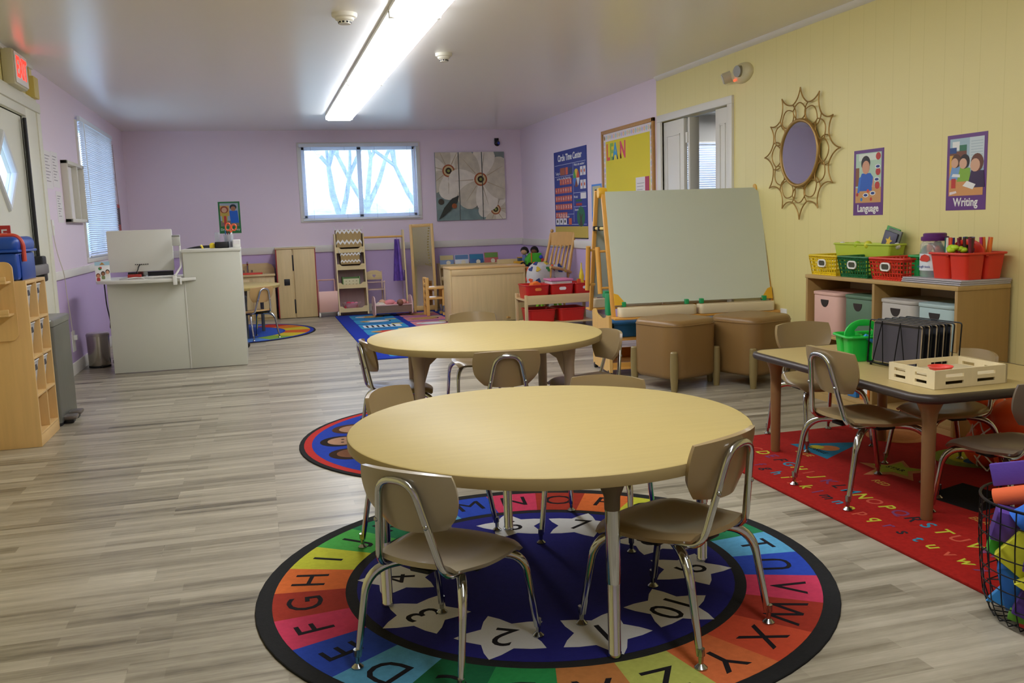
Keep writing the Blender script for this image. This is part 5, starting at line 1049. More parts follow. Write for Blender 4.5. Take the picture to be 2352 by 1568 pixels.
def photo_poster(y, z, word, kind, label):
    t = thing('wall_poster', label, 'poster', (0, 0, 0), 0, None); t.matrix_world = on_right(y, z); b = B(); b.bx(-.138, .138, -.195, .195, 0, .0014, mat('#6a3a84', .35)); b.done('sheet', t)
    b = B(); b.text(word, .06, WHT, T(0, -.155, .0014), .0004, .0015, sx=.9); b.done('lettering', t); b = B(); z = .0014; c = lambda h: mat(h, .45)
    if kind == 0:
        pl(b, rc(-.118, -.12, .118, .175), z, c('#b9d6c0')); pl(b, rc(-.118, -.12, .118, -.03), z+.0004, c('#d09c62')); pl(b, rc(-.118, -.02, -.085, .09), z+.0004, c('#8a5a34')); pl(b, rc(-.09, .13, .11, .17), z+.0004, c('#dfe6dc'))
        pl(b, circ(.042, 18, -.025, .115, .044), z+.0008, c('#231a16')); pl(b, circ(.035, 18, -.022, .09, .04), z+.0012, c('#d8a080')); pl(b, [(-.085, -.05), (.035, -.05), (.045, .03), (.02, .055), (-.06, .055), (-.09, .0)], z+.0008, c('#2c62c4')); pl(b, [(-.1, -.06), (-.08, -.06), (-.06, .04), (-.085, .03)], z+.0012, c('#3a74d4')); pl(b, [(.035, -.03), (.06, -.03), (.05, .03)], z+.0012, c('#d8a080'))
        for (x, y_) in ((.09, .15), (.09, .06), (.085, -.02)): pl(b, circ(.022, 14, x, y_), z+.0012, c('#c0382c'))
        for (x, y_) in ((.088, .09), (.08, .015), (.045, -.065), (-.02, -.075)): pl(b, circ(.026, 14, x, y_, .013), z+.0014, c('#eef0f4')); pl(b, circ(.018, 12, x, y_, .008), z+.0018, c('#24408a'))
        for (x, y_, hx) in ((-.06, -.1, '#3a8ad0'), (.03, -.1, '#c84030'), (-.1, -.07, '#c03a34'), (.0, -.05, '#d84a3a')): pl(b, circ(.011, 10, x, y_), z+.0012, c(hx))
    else:
        pl(b, rc(-.118, -.12, .118, .175), z, c('#a8c4d4')); pl(b, rc(.02, .02, .118, .175), z+.0004, c('#cfdde4'))
        for k in range(9): pl(b, rc(.03, .04+.014*k, .11, .044+.014*k), z+.0008, c('#b0c4d0'))
        pl(b, rc(-.118, .06, .0, .11), z+.0004, c('#7a4a34')); pl(b, rc(-.1, .115, -.05, .16), z+.0004, c('#eef0f0')); pl(b, rc(-.118, .10, -.07, .13), z+.0008, c('#2a4a8a')); pl(b, rc(-.05, .11, .0, .14), z+.0008, c('#3a7a5a')); pl(b, rc(-.118, .0, -.09, .09), z+.0008, c('#e0a83a'))
        pl(b, [(-.118, -.12), (.118, -.12), (.118, -.06), (.0, .0), (-.118, .0)], z+.001, c('#d89a5c'))
        for (x, y_, r, hr, sh) in ((-.07, .06, .032, '#5a3a28', '#7aa4d8'), (-.01, .055, .034, '#2a1c16', '#88b83a'), (.075, .045, .042, '#6a3c24', '#38204a')):
            pl(b, [(x-r*1.5, y_-r*3.0), (x+r*1.3, y_-r*3.0), (x+r*1.1, y_-r*1.0), (x-r*.9, y_-r*.9)], z+.0014+r*.01, c(sh)); pl(b, circ(r, 16, x, y_, r*1.1), z+.0018+r*.01, c(hr)); pl(b, circ(r*.78, 14, x-r*.28, y_-r*.3, r*.8), z+.0022+r*.01, c('#dcae90'))
        pl(b, [(-.02, -.07), (.05, -.09), (.07, -.065), (.01, -.045)], z+.002, c('#f0f0ee')); pl(b, [(-.1, -.02), (-.04, -.025), (-.04, -.01), (-.09, -.005)], z+.002, c('#eef2f4')); pl(b, rc(-.10, -.08, -.07, -.03), z+.002, c('#c8382c')); pl(b, [(-.11, -.115), (-.06, -.105), (-.065, -.095), (-.11, -.1)], z+.002, c('#eee0e0'))
    b.done('photo', t)
photo_poster(4.722, 1.297, 'Language', 0, 'purple Language poster of a boy in a blue shirt on the yellow wall'); photo_poster(3.938, 1.312, 'Writing', 1, 'purple Writing poster of children at a desk on the yellow wall')
t = thing('wall_outlet', 'white outlet on the yellow wall beside the ottomans', 'outlet', (XR, 5.62, .40)); b = B(); b.bx(-.006, 0, -.04, .04, -.06, .06, WHT, .002); b.done('plate', t); b = B(); b.bx(-.045, -.006, -.02, .02, -.05, .0, WHT, .004); b.done('plug', t)
# ------------------------------------------------------------------ easel and ottomans
EW = wood('#d9a04a', .4); EWX = wood('#d9a04a', .4, ax='x')
t = thing('easel', 'wide wooden double-sided easel with a large whiteboard', 'easel', (2.385, 5.93, 0), math.radians(-7)); Wd = 1.16
YK = mat('#e0ac28', .4); GK = mat('#1c9a5c', .4); TR = mat('#e2d4b4', .45); by0, by1, bz0, bz1 = -.02, .20, .53, 1.32
def P(y_, z_): return (y_, z_)
b = B(); M = T(0, by0, bz0) @ RX(90-math.degrees(math.atan2(bz1-bz0, by1-by0))*-1-180) if False else Matrix()
sl = Vector((0, by1-by0, bz1-bz0)); L_ = sl.length; an = math.degrees(math.atan2(sl.z, sl.y))
MB = T(0, by0, bz0) @ RX(an)       # local x right, local y up the slope, local z away from the slope's front reversed below
b = B(); b.prism([(.0, 0), (Wd, 0), (Wd, L_-.04), (Wd-.04, L_), (.0, L_)], -.004, .010, mat('#ccd4c8', .3, spec=.5), MB); b.done('whiteboard', t)
b = B(); b.prism(rrect(Wd, L_, .01, 2, Wd/2, L_/2), -.004, .010, mat('#c2cac0', .35), T(0, .62-by0, bz0) @ RX(180-an) @ T(0, 0, -.004)); b.done('whiteboard', t)
for x in (-.012, Wd+.012):
    b = B(); b.bx(x-.014, x+.014, -.10, L_+.02, -.03, .0, EW, .003, M=MB); b.done('front_leg', t); b = B(); b.bx(x-.014, x+.014, -.10, L_+.02, -.03, .0, EW, .003, M=T(0, .62-by0, bz0) @ RX(180-an) @ Matrix.Diagonal((1, 1, -1, 1))); b.done('rear_leg', t)
    b = B(); b.lathe([(0, -.03), (.035, -.03), (.04, -.01), (.04, .01), (.035, .03), (0, .03)], YK, 18, T(x, .235, 1.315) @ RY(90)); b.done('hinge_knob', t)
    b = B(); b.cyl((x, .18, 1.06), (x, .44, 1.06), .012, mat('#d8c070', .5), 10); b.cyl((x-.02, .44, 1.06), (x+.02, .44, 1.06), .018, BLK, 12); b.cyl((x-.02, .3, 1.06), (x+.02, .3, 1.06), .016, BLK, 12); b.done('brace_rod', t)
    s = -1 if x < 0 else 1
    for yy, zz_ in ((.10, .1), (.50, .5)):
        b = B(); b.cyl((x+s*.06, yy+(.06 if yy < .3 else -.06), .93), (x+s*.06, yy+(-.0 if yy < .3 else .0), .60), .018, EW, 14); b.cyl((x, yy+(.05 if yy < .3 else -.05), .90), (x+s*.06, yy+(.05 if yy < .3 else -.05), .90), .009, EW, 8); b.cyl((x, yy, .64), (x+s*.06, yy, .64), .009, EW, 8); b.done('paper_roll_bar', t)
    # base end panel with scooped top
    b = B(); pts = [(.06, .03), (.56, .03), (.56, .44), (.52, .455), (.46, .42), (.31, .40), (.16, .42), (.10, .455), (.06, .44)]; b.prism(pts, -.011, .011, wood('#e0b468', .42), T(x+s*.02 if s < 0 else x, 0, 0) @ RZ(90) @ RX(90) if False else Matrix(((0, 0, 1, x), (1, 0, 0, 0), (0, 1, 0, 0), (0, 0, 0, 1)))); b.done('base_panel', t)
    for yy in (.10, .52): b = B(); b.cyl((x-.012, yy, .022), (x+.012, yy, .022), .022, BLK, 14); b.done('caster', t)
    b = B(); b.bx(x-.016, x+.016, .07, .16, .44, .60, GK, .01, M=None); b.bx(x-.012, x+.05 if s < 0 else x+.012, .16, .24, .56, .61, GK, .008); b.done('clip', t)
    b = B(); b.prism([(0, 0), (.085, 0), (.03, .075), (0, .085)], 0, .012, YK, MB @ T(-.005, -.01, .0105) if s < 0 else MB @ T(Wd+.005, -.01, .0105) @ Matrix.Diagonal((-1, 1, 1, 1))); b.done('corner_guard', t)
b = B(); b.bx(.0, Wd, .06, .56, .05, .065, EWX, .002); b.bx(.0, Wd, .06, .56, .26, .272, EWX, .002); b.done('base_shelf', t)
b = B(); b.bx(0, Wd, .54, .555, .065, .14, EWX); b.bx(0, Wd, .065, .08, .065, .10, EWX); b.done('base_rail', t)
for yy, s in ((-.075, 1), (.70, -1)):
    b = B(); b.bx(-.03, Wd+.03, yy-.055, yy+.055, .43, .445, EWX, .002); b.done('tray_support', t)
    for k in range(2):
        b = B(); x0_ = .0+k*(Wd/2); b.prism(rrect(Wd/2-.02, .105, .03, 5, x0_+Wd/4, yy), .447, .512, TR, bev=.004); b.prism(rrect(Wd/2-.05, .08, .025, 5, x0_+Wd/4, yy), .512, .513, mat('#b8a482', .6)); b.done('tray', t)
for xx in (.06, Wd/2-.06, Wd/2+.05, Wd-.06): b = B(); b.bx(xx-.014, xx+.014, -.055, -.02, .513, .548, GK, .004); b.done('tray_clip', t)
for k, (hx, lab, x0_) in enumerate((('#1f6aa4', 'dark blue bin on the easel base shelf', .20), ('#b8b0cc', 'pale purple bin on the easel base shelf', .50))):
    tt = thing('easel_bin', lab, 'bin', (0, 0, 0)); tt.matrix_world = t.matrix_world; tt.location = (2.385+x0_*math.cos(math.radians(-7)), 5.93+.31+x0_*math.sin(math.radians(-7)), .273); tt.rotation_euler = (0, 0, math.radians(-7))
    b = B(); b.bx(-.13, .13, -.17, .17, 0, .11, mat(hx, .4), .012); b.done('body', tt); b = B(); b.bx(-.135, .135, -.175, .175, .09, .105, mat(hx, .35), .004); b.done('rim', tt)
TAN = mat('#8a6a3e', .38, bump=.08, bs=90, spec=.5); OAKL = wood('#8f7d50', .45)
def ottoman(x, y, rz, label):
    t = thing('ottoman', label, 'ottoman', (x, y, 0), math.radians(rz), 'tan leather ottomans'); b = B()
    b.prism(rrect(.43, .43, .11, 8), .075, .462, TAN, bev=.035, seg=4); b.done('cushion_body', t, 60); b = B(); pts = [(p[0], p[1], .427) for p in rrect(.432, .432, .112, 8)]; b.tube(pts, .0035, TAN, 6, closed=True); b.done('piping', t)
    for a in (45, 135, 225, 315):
        b = B(); r_ = .272; b.lathe([(0, 0), (.019, 0), (.025, .08), (.0265, .18), (.024, .258), (.018, .265), (0, .265)], OAKL, 16, loc=(r_*math.cos(math.radians(a)), r_*math.sin(math.radians(a)), 0)); b.done('leg', t)
ottoman(2.655, 5.52, 18, 'tan leather ottoman at the left below the whiteboard'); ottoman(3.17, 5.42, 18, 'tan leather ottoman at the right against the yellow wall')
# ------------------------------------------------------------------ bookcase and its load
KX0, KX1, KY0, KY1, KZ = 3.22, 3.53, 3.60, 4.86, .755; OKW = wood('#b99a62', .45, ax='y'); OKZ = wood('#a5854f', .45)
t = thing('bookcase', 'wooden two-bay bookcase along the yellow wall', 'bookcase', (0, 0, 0))
for y, nm in ((KY1-.02, 'side_panel'), (KY0, 'side_panel'), (4.215, 'divider')): b = B(); b.bx(KX0, KX1, y, y+.02, .0, KZ-.022, OKZ, .002); b.done(nm, t)
b = B(); b.bx(KX0-.004, KX1, KY0-.004, KY1+.004, KZ-.022, KZ, OKW, .003); b.done('top', t); b = B(); b.bx(KX1-.008, KX1, KY0+.02, KY1-.02, .0, KZ-.022, mat('#b7a3a0', .6)); b.done('back_panel', t)
for (a, c) in ((KY0+.02, 4.215), (4.235, KY1-.02)):
    for z in (.40, .06): b = B(); b.bx(KX0+.003, KX1-.008, a, c, z-.018, z, OKW, .002); b.done('shelf_board', t)
b = B(); b.bx(KX0+.003, KX0+.018, KY0+.02, KY1-.02, 0, .042, OKW); b.done('kick_board', t)
def lidbox(y, hx, label, w=.265, h=.255):
    t = thing('storage_bin', label, 'storage bin', (3.375, y, .401), math.radians(-90), 'lidded bins in the bookcase'); m = mat(hx, .5)
    b = B(); b.prism(rrect(w, .28, .04, 5), 0, h-.02, m, bev=.006); b.done('body', t); b = B(); b.prism(rrect(w+.012, .288, .045, 5), h-.02, h, m, bev=.005); b.done('lid', t)
    b = B(); M = T(0, -.141, h-.045) @ RX(90); b.prism([(.038*math.cos(a), .044*math.sin(a)) for a in [PI+PI*k/12 for k in range(13)]], -.002, .0015, mat('#2c2220', .6), M); b.done('finger_hole', t)
lidbox(4.685, '#dcb2a4', 'pink lidded bin in the left bay of the bookcase'); lidbox(4.375, '#5c7a62', 'green lidded bin in the left bay of the bookcase'); lidbox(4.06, '#b9b4ac', 'grey lidded bin in the right bay of the bookcase'); lidbox(3.77, '#a9c0c0', 'pale blue lidded bin in the right bay of the bookcase')
for k, (hx, h2, lab) in enumerate((('#e07a2a', '#f0f0f0', 'orange book on the bottom shelf of the bookcase'), ('#2f7ac0', '#e0a030', 'blue and orange box on the bottom shelf of the bookcase'), ('#d8d4cc', '#b84a3a', 'white book on the bottom shelf of the bookcase'))):
    b = B(); y = 4.30+.11*k; b.bx(3.26, 3.46, y, y+.08, .061, .26-.03*k, mat(hx, .5), .003); b.bx(3.258, 3.26, y+.01, y+.07, .10, .20, mat(h2, .5)); tag(b.done('picture_book'), lab, 'book', 'books on the bottom bookcase shelf')
def mesh_basket(label, y, hx, w, d=.25, h=.115, x=3.36):
    t = thing('plastic_basket', label, 'basket', (x, y, KZ+.001), math.radians(-90), 'coloured baskets on the bookcase'); m = mat(hx, .4); b = B(); bar = .0045
    tw, td, bw, bd = w/2, d/2, w/2*.88, d/2*.88
    b.prism(rrect(bw*2, bd*2, .02), 0, .008, m)
    def side(p0, p1, q0, q1):
        p0, p1, q0, q1 = map(Vector, (p0, p1, q0, q1)); n = max(4, int((p1-p0).length/.02))
        for k in range(n+1): u = k/n; b.tube([p0.lerp(p1, u), q0.lerp(q1, u)], bar, m, 4)
        for v in (.0, .12, .32, .52, .72, .88, 1): b.tube([p0.lerp(q0, v), p1.lerp(q1, v)], bar*.9, m, 4)
        for v0, v1 in ((.0, .14), (.86, 1.0)):
            a, c, e, f = p0.lerp(q0, v0), p1.lerp(q1, v0), p1.lerp(q1, v1), p0.lerp(q0, v1); tm = bmesh.new(); tm.faces.new([tm.verts.new(z_) for z_ in (a, c, e, f)]); b.put(tm, m)
    c0_ = [(-bw, -bd, 0), (bw, -bd, 0), (bw, bd, 0), (-bw, bd, 0)]; c1_ = [(-tw, -td, h), (tw, -td, h), (tw, td, h), (-tw, td, h)]
    for k in range(4): side(c0_[k], c0_[(k+1) % 4], c1_[k], c1_[(k+1) % 4])
    b.done('body', t); b = B(); b.tube([(p[0], p[1], h) for p in rrect(tw*2+.01, td*2+.01, .02)], .006, m, 8, closed=True); b.done('rim', t)
    b = B(); M = T(0, -td*.985, h*.62) @ RX(90); b.tube([(p[0], p[1], .006) for p in rrect(.072, .038, .0185, 6)], .005, WHT, 8, closed=True, M=M); b.prism(rrect(.062, .028, .0135, 6), .002, .004, mat('#4a4a3a', .8), M); b.done('handle', t); return t
mesh_basket('yellow plastic basket at the left end of the bookcase top', 4.715, '#e6c81c', .27); mesh_basket('dark green plastic basket second on the bookcase top', 4.43, '#116a3a', .27); mesh_basket('red plastic basket third on the bookcase top', 4.145, '#d23420', .275)
LIME = mat('#c6dc4a', .35, alpha=.85)
t = tub('lime_basket', 'translucent lime green basket at the back of the bookcase top', (3.468, 4.60, KZ+.001), .11, .52, .178, LIME, cat='basket', taper=.85); t.rotation_euler.z = 0
b = B()
for y in (-.25, .25): b.ball((-.0, y, .17), .02, mat('#e6e6da', .4), seg=10)
b.ball((-.04, .05, .175), .022, mat('#b8d83a', .4), seg=10); b.ball((-.04, -.05, .175), .025, mat('#d8d83a', .4), seg=10); b.done('grip', t)
for k, (hx, dy_, lab) in enumerate((('#3a3550', 0, 'purple and yellow card pack leaning in the lime basket'), ('#5a6058', -.02, 'grey card pack behind the purple one in the lime basket'), ('#3f9a4a', .012, 'green-edged card pack in the lime basket'))):
    t = thing('card_pack', lab, 'cards', (3.455+.012*k, 4.43+dy_, .885+.012*k), math.radians(-90), 'card packs in the lime basket', (math.radians(-8), math.radians(14), math.radians(-90))); b = B(); b.bx(-.055, .055, -.005, .005, -.02, .125, mat(hx, .4), .002); b.done('pack', t)
    if k == 0: b = B(); b.prism(star(.03, .014, 5, 90, .0, .07), 0, .001, mat('#e8c02a', .5), T(0, -.005, 0) @ RX(90)); b.prism(circ(.018, 12, -.015, .03), 0, .001, mat('#c8d83a', .5), T(0, -.005, 0) @ RX(90)); b.done('cover_picture', t)
def caddy(label, loc, rz, hx, w=.24, d=.20, h=.12, name='caddy'):
    t = thing(name, label, 'caddy', loc, math.radians(rz)); m = mat(hx, .38)
    for sx in (-1, 1):
        for sy in (-1, 1):
            b = B(); tm = bmesh.new(); O = rrect(w/2-.006, d/2-.006, .02, 4); I = [(p[0]*.93, p[1]*.93) for p in O]; cx_, cy_ = sx*w/4, sy*d/4
            Ls = [[tm.verts.new((p[0]*s_+cx_*(1 if z > 0.01 else .92), p[1]*s_+cy_*(1 if z > .01 else .92), z)) for p in Q] for Q, s_, z in ((O, .86, 0), (O, 1, h), (I, 1, h), (I, .86, .005))]; N = len(O)
            for a, c in zip(Ls, Ls[1:]):
                for k in range(N): q_ = (k+1) % N; tm.faces.new((a[k], a[q_], c[q_], c[k]))
            tm.faces.new(Ls[0][::-1]); tm.faces.new(Ls[3]); b.put(tm, m); b.done('cup', t)
    b = B(); b.tube([(p[0], p[1], h) for p in rrect(w+.006, d+.006, .025)], .006, m, 8, closed=True); b.bx(-w/2, w/2, -.008, .008, h-.012, h, m); b.bx(-.008, .008, -d/2, d/2, h-.012, h, m); b.done('rim', t)
    b = B(); b.prism([(-w*.42, -.02)]+[(w*.42*math.cos(a), .068*math.sin(a)) for a in [PI-PI*k/14 for k in range(15)]]+[(w*.42, -.02), (w*.17, -.02), (w*.2, .022), (w*.12, .04), (-w*.12, .04), (-w*.2, .022), (-w*.17, -.02)], -.006, .006, m, T(0, 0, h) @ RX(90), bev=.002); b.done('handle', t); return t
caddy('green plastic caddy behind the red basket on the bookcase', (3.40, 3.985, KZ+.001), 0, '#159a4a', .20, .14, .13)
t = thing('clay_jar', 'clear jar with purple lid and clay tool label on the bookcase', 'jar', (3.34, 3.905, KZ+.0275)); b = B(); b.lathe([(0, 0), (.062, 0), (.068, .01), (.068, .165), (.06, .18), (.055, .185)], mat('#d8dce0', .08, alpha=.35), 28); b.done('jar', t)
b = B(); b.lathe([(.0695, .035), (.0698, .035), (.0698, .12), (.0695, .12)], mat('#dfe6ee', .5), 28); b.done('label', t); b = B(); b.prism([(-.03, 0), (-.02, .022), (.0, .03), (.025, .022), (.032, .004), (.015, -.008), (-.015, -.006)], 0, .001, mat('#d23a2a', .5), T(-.0698, -.012, .088) @ RZ(-80) @ RX(90)); b.text('dough tools', .018, mat('#2a4a9a', .5), T(-.0702, -.006, .055) @ RZ(-85) @ RX(90), .0003); b.done('label_print', t)
b = B(); b.lathe([(0, .185), (.064, .185), (.066, .19), (.066, .205), (.056, .208), (.056, .22), (.05, .224), (0, .224)], mat('#5e1f72', .4), 28); b.done('lid', t)
r5 = random.Random(11); b = B()
for k in range(16): a = r5.uniform(0, 2*PI); rr = r5.uniform(.01, .038); b.ball((rr*math.cos(a), rr*math.sin(a), r5.uniform(.025, .16)), r5.uniform(.014, .022), mat(['#e8823a', '#3a9a4a', '#3a6ac0', '#d8482e'][k % 4], .5), (1, .6, 1.4), 8)
b.done('contents', t)['kind'] = 'stuff'
for k in range(3):
    b = B(); b.bx(3.235, 3.535, 3.605, 4.02, KZ+.0005+.009*k, KZ+.0085+.009*k, mat('#b9b5bc', .5), .001); b.bx(3.234, 3.235, 3.605, 4.02, KZ+.001+.009*k, KZ+.0025+.009*k, BLK); tag(b.done('lap_board', loc=(.002*k, -.002*k, 0)), '%s grey lap board of the flat stack under the red caddy' % ('lowest', 'middle', 'topmost')[k], 'board', 'lap boards on the bookcase')
t = caddy('red plastic caddy full of markers on the bookcase', (3.385, 3.73, KZ+.0275), -90, '#d8321e', .26, .24, .125)
PZ = KZ+.034; cols = ['#d8482a', '#e87a2a', '#1f2f7a', '#5a2a24', '#7a1f3a', '#2a3a8a', '#1f6a5a', '#c03a7a', '#e8e4e0', '#2a7a3a', '#4a2a2a', '#101018']
for k in range(30):
    cup = k % 3; cx_ = 3.385+(.055 if k % 2 else -.055); cy_ = 3.73+(.062 if cup == 0 else -.062 if cup == 1 else .05); j = k//3
    x, y = cx_+.014*((j % 3)-1), cy_+.012*((j//2)-2); lx, ly = random.uniform(-.015, .015), random.uniform(-.02, .02); hx = cols[k % 12]
    tt = thing('marker', '%s marker standing in the red caddy' % {'#d8482a': 'red', '#e87a2a': 'orange', '#1f2f7a': 'navy', '#5a2a24': 'brown', '#7a1f3a': 'maroon', '#2a3a8a': 'blue', '#1f6a5a': 'teal', '#c03a7a': 'pink', '#e8e4e0': 'white', '#2a7a3a': 'green', '#4a2a2a': 'dark brown', '#101018': 'black'}[hx], 'marker', (0, 0, 0), 0, '%s markers in the red caddy' % hx.strip('#') if False else 'markers in the red caddy')
    p0, p1 = Vector((x, y, PZ)), Vector((x+lx, y+ly, PZ+.195)); b = B(); b.cyl(p0, p0.lerp(p1, .6), .0065, mat('#e4e2de' if k % 2 else hx, .4), 10); b.done('barrel', tt); b = B(); b.cyl(p0.lerp(p1, .6), p1, .0075, mat(hx, .4), 10); b.done('cap', tt)
b = B()
for k in range(7): b.ball((3.30+.02*math.cos(k), 3.715+.012*k-.03, KZ+.17+.006*(k % 3)), .018, mat('#b8dc2a', .45), (1, 1.3, .8), 10)
tag(b.done('plastic_toy'), 'crumpled lime green plastic piece on the red caddy', 'toy')
# ------------------------------------------------------------------ on the rectangular table
TZ = .4905
t = caddy('bright green plastic caddy on the rectangular table', (2.515, 3.36, TZ), -14, '#18b83e', .20, .17, .105)
b = B(); b.cyl((2.51, 3.31, TZ+.06), (2.57, 3.32, TZ+.115), .012, mat('#1a3ac0', .4), 10); tag(b.done('blue_marker'), 'dark blue marker lying in the bright green caddy', 'marker')
b = B(); b.cyl((2.53, 3.27, TZ+.07), (2.47, 3.29, TZ+.112), .01, mat('#2a8ad0', .4), 10); tag(b.done('blue_marker'), 'lighter blue marker lying in the bright green caddy', 'marker')
t = thing('wire_rack', 'black wire rack holding dark boards on the rectangular table', 'wire rack', (2.60, 3.09, TZ), math.radians(4))
b = B()
for y in (-.15, .15): b.tube([(-.15, y, .012), (.045, y, .012)], .003, BLKM, 6)
for x in (-.15, .045): b.tube([(x, -.15, .012), (x, .15, .012)], .003, BLKM, 6)
for x in (-.14, .035):
    for y in (-.14, .14): b.cyl((x, y, 0), (x, y, .014), .005, BLK, 8)
b.done('base', t)
for k in range(6):
    x = -.15+.037*k; b = B(); b.tube([(x, -.15, .012), (x+.012, -.15, .19), (x+.012, .15, .19), (x, .15, .012)], .0028, BLKM, 6, .012); 
    if k == 0:
        for j in range(5): b.tube([(x, -.12+.06*j, .012), (x+.012, -.10+.05*j+(.03 if j % 2 else -.02), .19)], .0022, BLKM, 6)
    b.done('wire_divider', t)
for k in range(5):
    b = B(); b.prism(rrect(.26, .165, .012, 4), -.0025, .0025, mat('#45424b' if k == 0 else '#1d1d22', .45), T(2.60-.128+.037*k, 3.09+.003*k, TZ+.1015) @ RZ(4) @ RY(3) @ RZ(90) @ RX(90)); b.tube([(p[0], p[1], 0) for p in rrect(.262, .167, .013, 4)], .0028, mat('#a8977c', .5), 5, closed=True, M=T(2.60-.128+.037*k, 3.09+.003*k, TZ+.1015) @ RZ(4) @ RY(3) @ RZ(90) @ RX(90)); tag(b.done('chalk_board'), 'dark board standing in the wire rack, %s from the left' % ('first', 'second', 'third', 'fourth', 'fifth')[k], 'board', 'dark boards in the wire rack')
def slot_wall(b, M, w, h, th, m, slots):
    # wall in local x (0..w), y (0..h) with rounded slots cut out as rows of strips
    ys = sorted({0, h, *[s[1] for s in slots], *[s[1]+s[3] for s in slots]}); xs = sorted({0, w, *[s[0] for s in slots], *[s[0]+s[2] for s in slots]})
    for y0_, y1_ in zip(ys, ys[1:]):
        for x0_, x1_ in zip(xs, xs[1:]):
            cx_, cy_ = (x0_+x1_)/2, (y0_+y1_)/2
            if any(s[0] < cx_ < s[0]+s[2] and s[1] < cy_ < s[1]+s[3] for s in slots): continue
            b.bx(x0_, x1_, y0_, y1_, 0, th, m, M=M)
t = thing('wooden_tray', 'pale wooden sensory tray with slotted sides on the rectangular table', 'tray', (2.30, 2.66, TZ), math.radians(1)); TW = wood('#e8d9b2', .45, .04)
w, d, h = .315, .24, .068; sl_ = [(.04, .014, .06, .012), (.04, .040, .06, .012), (.15, .014, .06, .012), (.15, .040, .06, .012)]; sx_ = [(.04, .014, .08, .012), (.04, .040, .08, .012), (.18, .014, .08, .012), (.18, .040, .08, .012)]
b = B(); slot_wall(b, RZ(90) @ RX(90) , d, h, -.008, TW, sl_); b.done('side', t); b = B(); slot_wall(b, T(w, 0, 0) @ RZ(90) @ RX(90), d, h, -.008, TW, sl_); b.done('side', t)
b = B(); slot_wall(b, T(0, .008, 0) @ RX(90), w, h, .008, TW, sx_); b.done('side', t); b = B(); slot_wall(b, T(0, d, 0) @ RX(90), w, h, .008, TW, sx_); b.done('side', t)
b = B(); b.bx(.008, w-.008, .008, d-.008, .030, .038, mat('#cfc3a2', .6)); b.done('bottom', t)
t = thing('red_dish', 'small red plastic dish in the wooden tray', 'dish', (2.415, 2.775, TZ+.039)); b = B(); b.lathe([(0, .0), (.032, 0), (.042, .018), (.045, .02), (.044, .022), (.038, .018), (.030, .004), (0, .004)], mat('#e8483e', .4), 28); b.done('dish', t)
# ------------------------------------------------------------------ netted balls by the wall
t = thing('ball_net', 'white net bag of orange balls beside the bookcase', 'net bag', (3.09, 3.08, 0))
for k, (x, y, z) in enumerate(((-.085, -.085, .092), (.085, -.085, .092), (-.085, .085, .092), (.085, .085, .092), (-.085, -.06, .24), (-.07, .09, .24), (.055, .08, .235), (.05, -.085, .235))): b = B(); b.ball((x, y, z), .09, mat('#ee5f2c', .45), seg=20); b.done('ball', t)
b = B()
for k in range(12):
    for s in (-1, 1):
        pts = []
        for j in range(13): z = .01+.026*j; r_ = .185*math.sin(PI*min(1, (z+.10)/.46))**.5; a = 2*PI*k/12+s*j*.16; pts.append((r_*math.cos(a), r_*math.sin(a), z))
        b.tube(pts, .0035, WHT, 5)
b.done('net', t)
# ------------------------------------------------------------------ wire basket with foam blocks
BC = Vector((2.035, 1.885, 0)); t = thing('wire_basket', 'black wire basket of foam blocks at the right edge', 'basket', (BC.x, BC.y, 0))
r0, r1, H_ = .165, .188, .345
def rr_(z): return r0+(r1-r0)*min(1, z/.2)-.02*max(0, (.05-z)/.05)
for k in range(26):
    a = 2*PI*k/26; b = B(); pts = [((rr_(z))*math.cos(a), (rr_(z))*math.sin(a), z) for z in (.006, .03, .07, .14, .24, H_)]; b.tube([(.02*math.cos(a), .02*math.sin(a), .006)]+pts, .0018, BLKM, 5); b.done('wire', t)
for j in range(8): z = .02+(H_-.02)*j/7; b = B(); b.tube([(rr_(z)*math.cos(2*PI*k/40), rr_(z)*math.sin(2*PI*k/40), z) for k in range(40)], .0019 if j < 7 else .004, BLKM, 6, closed=True); b.done('ring', t)
def fb(name, lab, hx, fn, loc, rot):
    b = B(); fn(b, mat(hx, .85, bump=.1, bs=120)); o = b.done(name, loc=BC+Vector(loc)); o.rotation_euler = [math.radians(q_) for q_ in rot]; tag(o, lab, 'foam block', 'foam blocks in the wire basket')
bxs = lambda x, y, z: (lambda b, m: b.bx(-x/2, x/2, -y/2, y/2, -z/2, z/2, m, .003))
cyl_ = lambda r, l: (lambda b, m: b.cyl((0, 0, -l/2), (0, 0, l/2), r, m, 24))
tri = lambda w_, d_: (lambda b, m: b.prism([(-w_/2, -w_/3), (w_/2, -w_/3), (0, w_/2)], -d_/2, d_/2, m, bev=.002))
def cylE(p0, p1, r): 
    c_ = (Vector(p0)+Vector(p1))/2
    return (lambda b, m: b.cyl(Vector(p0)-c_, Vector(p1)-c_, r, m, 24)), tuple(c_)
fn_, c_ = cylE((-.117, .096, .335), (-.04, -.01, .375), .025); fb('foam_cylinder', 'orange foam cylinder across the top of the wire basket', '#e86a3c', fn_, c_, (0, 0, 0))
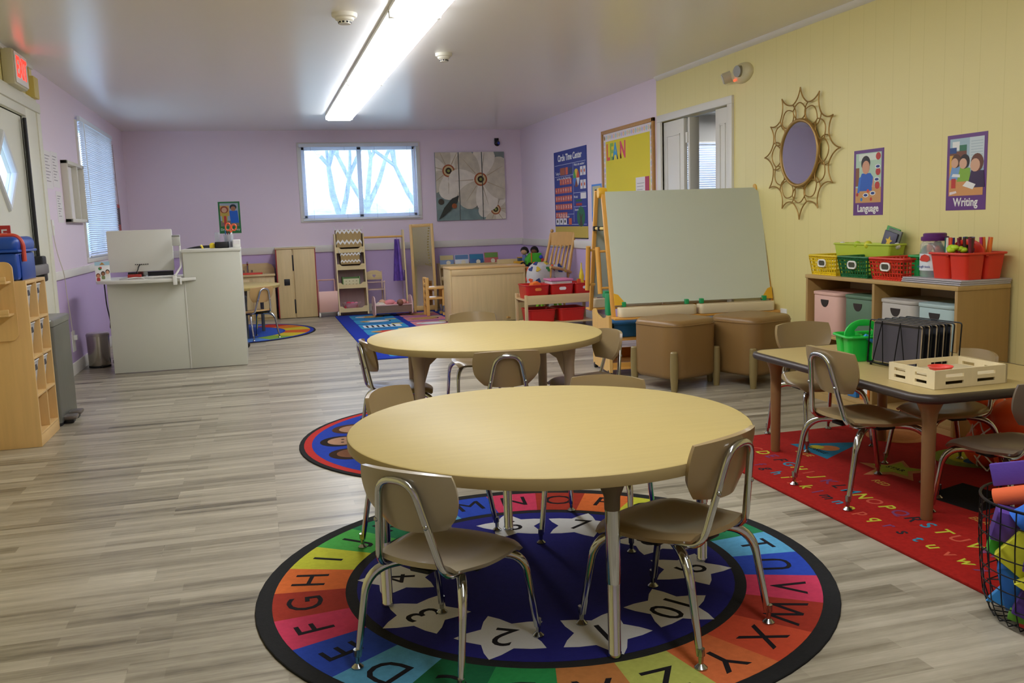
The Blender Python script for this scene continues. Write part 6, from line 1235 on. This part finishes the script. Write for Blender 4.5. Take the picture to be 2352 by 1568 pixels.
fn_, c_ = cylE((-.141, -.005, .30), (-.066, -.065, .372), .03); fb('foam_cylinder', 'blue foam cylinder at the top right of the wire basket', '#2a6ad0', fn_, c_, (0, 0, 0))
fb('foam_slab', 'flat purple foam slab on top of the wire basket pile', '#5b3fa0', bxs(.15, .024, .062), (-.055, .07, .408), (-8, -13, -47))
fb('foam_block', 'purple foam block at the left just under the basket rim', '#5a3a94', bxs(.075, .07, .085), (-.12, .042, .275), (5, 12, -40))
fb('foam_block', 'green foam block low against the left wires', '#46b03a', bxs(.04, .06, .055), (-.125, .075, .215), (0, 10, -40))
fb('foam_block', 'yellow foam block in the middle of the basket front', '#c8c82e', bxs(.085, .045, .10), (-.128, -.012, .215), (0, 38, -47))
fb('foam_block', 'second purple foam block at the right of the yellow one', '#5a3a94', bxs(.07, .05, .07), (-.128, -.075, .215), (0, 12, -47))
fb('foam_block', 'dark purple foam block behind the yellow one', '#3f2a66', bxs(.10, .08, .10), (.02, .03, .26), (10, 0, 10))
fb('foam_block', 'blue foam block in the lower middle of the basket', '#2a6ac0', bxs(.10, .06, .12), (-.108, .0, .118), (4, -12, -47))
fb('foam_wedge', 'light blue foam wedge at the bottom left of the basket', '#3a90d8', tri(.08, .05), (-.112, .055, .07), (80, 8, -47))
fb('foam_wedge', 'yellow foam wedge low at the right of the basket', '#c8c42c', tri(.08, .05), (-.135, -.066, .15), (80, 30, -47))
fb('foam_block', 'purple foam block near the bottom of the basket', '#4a2f80', bxs(.08, .06, .08), (-.118, -.05, .085), (0, 20, -47))
fb('foam_block', 'green foam slab near the bottom of the basket', '#5f9a34', bxs(.10, .03, .03), (-.115, -.035, .036), (0, 12, -47))
fb('foam_wedge', 'red foam wedge at the very bottom of the basket', '#cc3a3a', tri(.09, .03), (-.105, -.055, .026), (0, 0, 40))
fb('foam_block', 'orange foam block low at the right of the basket', '#e8683a', bxs(.05, .05, .09), (-.118, -.085, .11), (0, 10, -47))
fb('foam_block', 'large purple foam block filling the far side of the basket', '#4f3690', bxs(.14, .12, .14), (.05, .07, .12), (0, 0, 25))
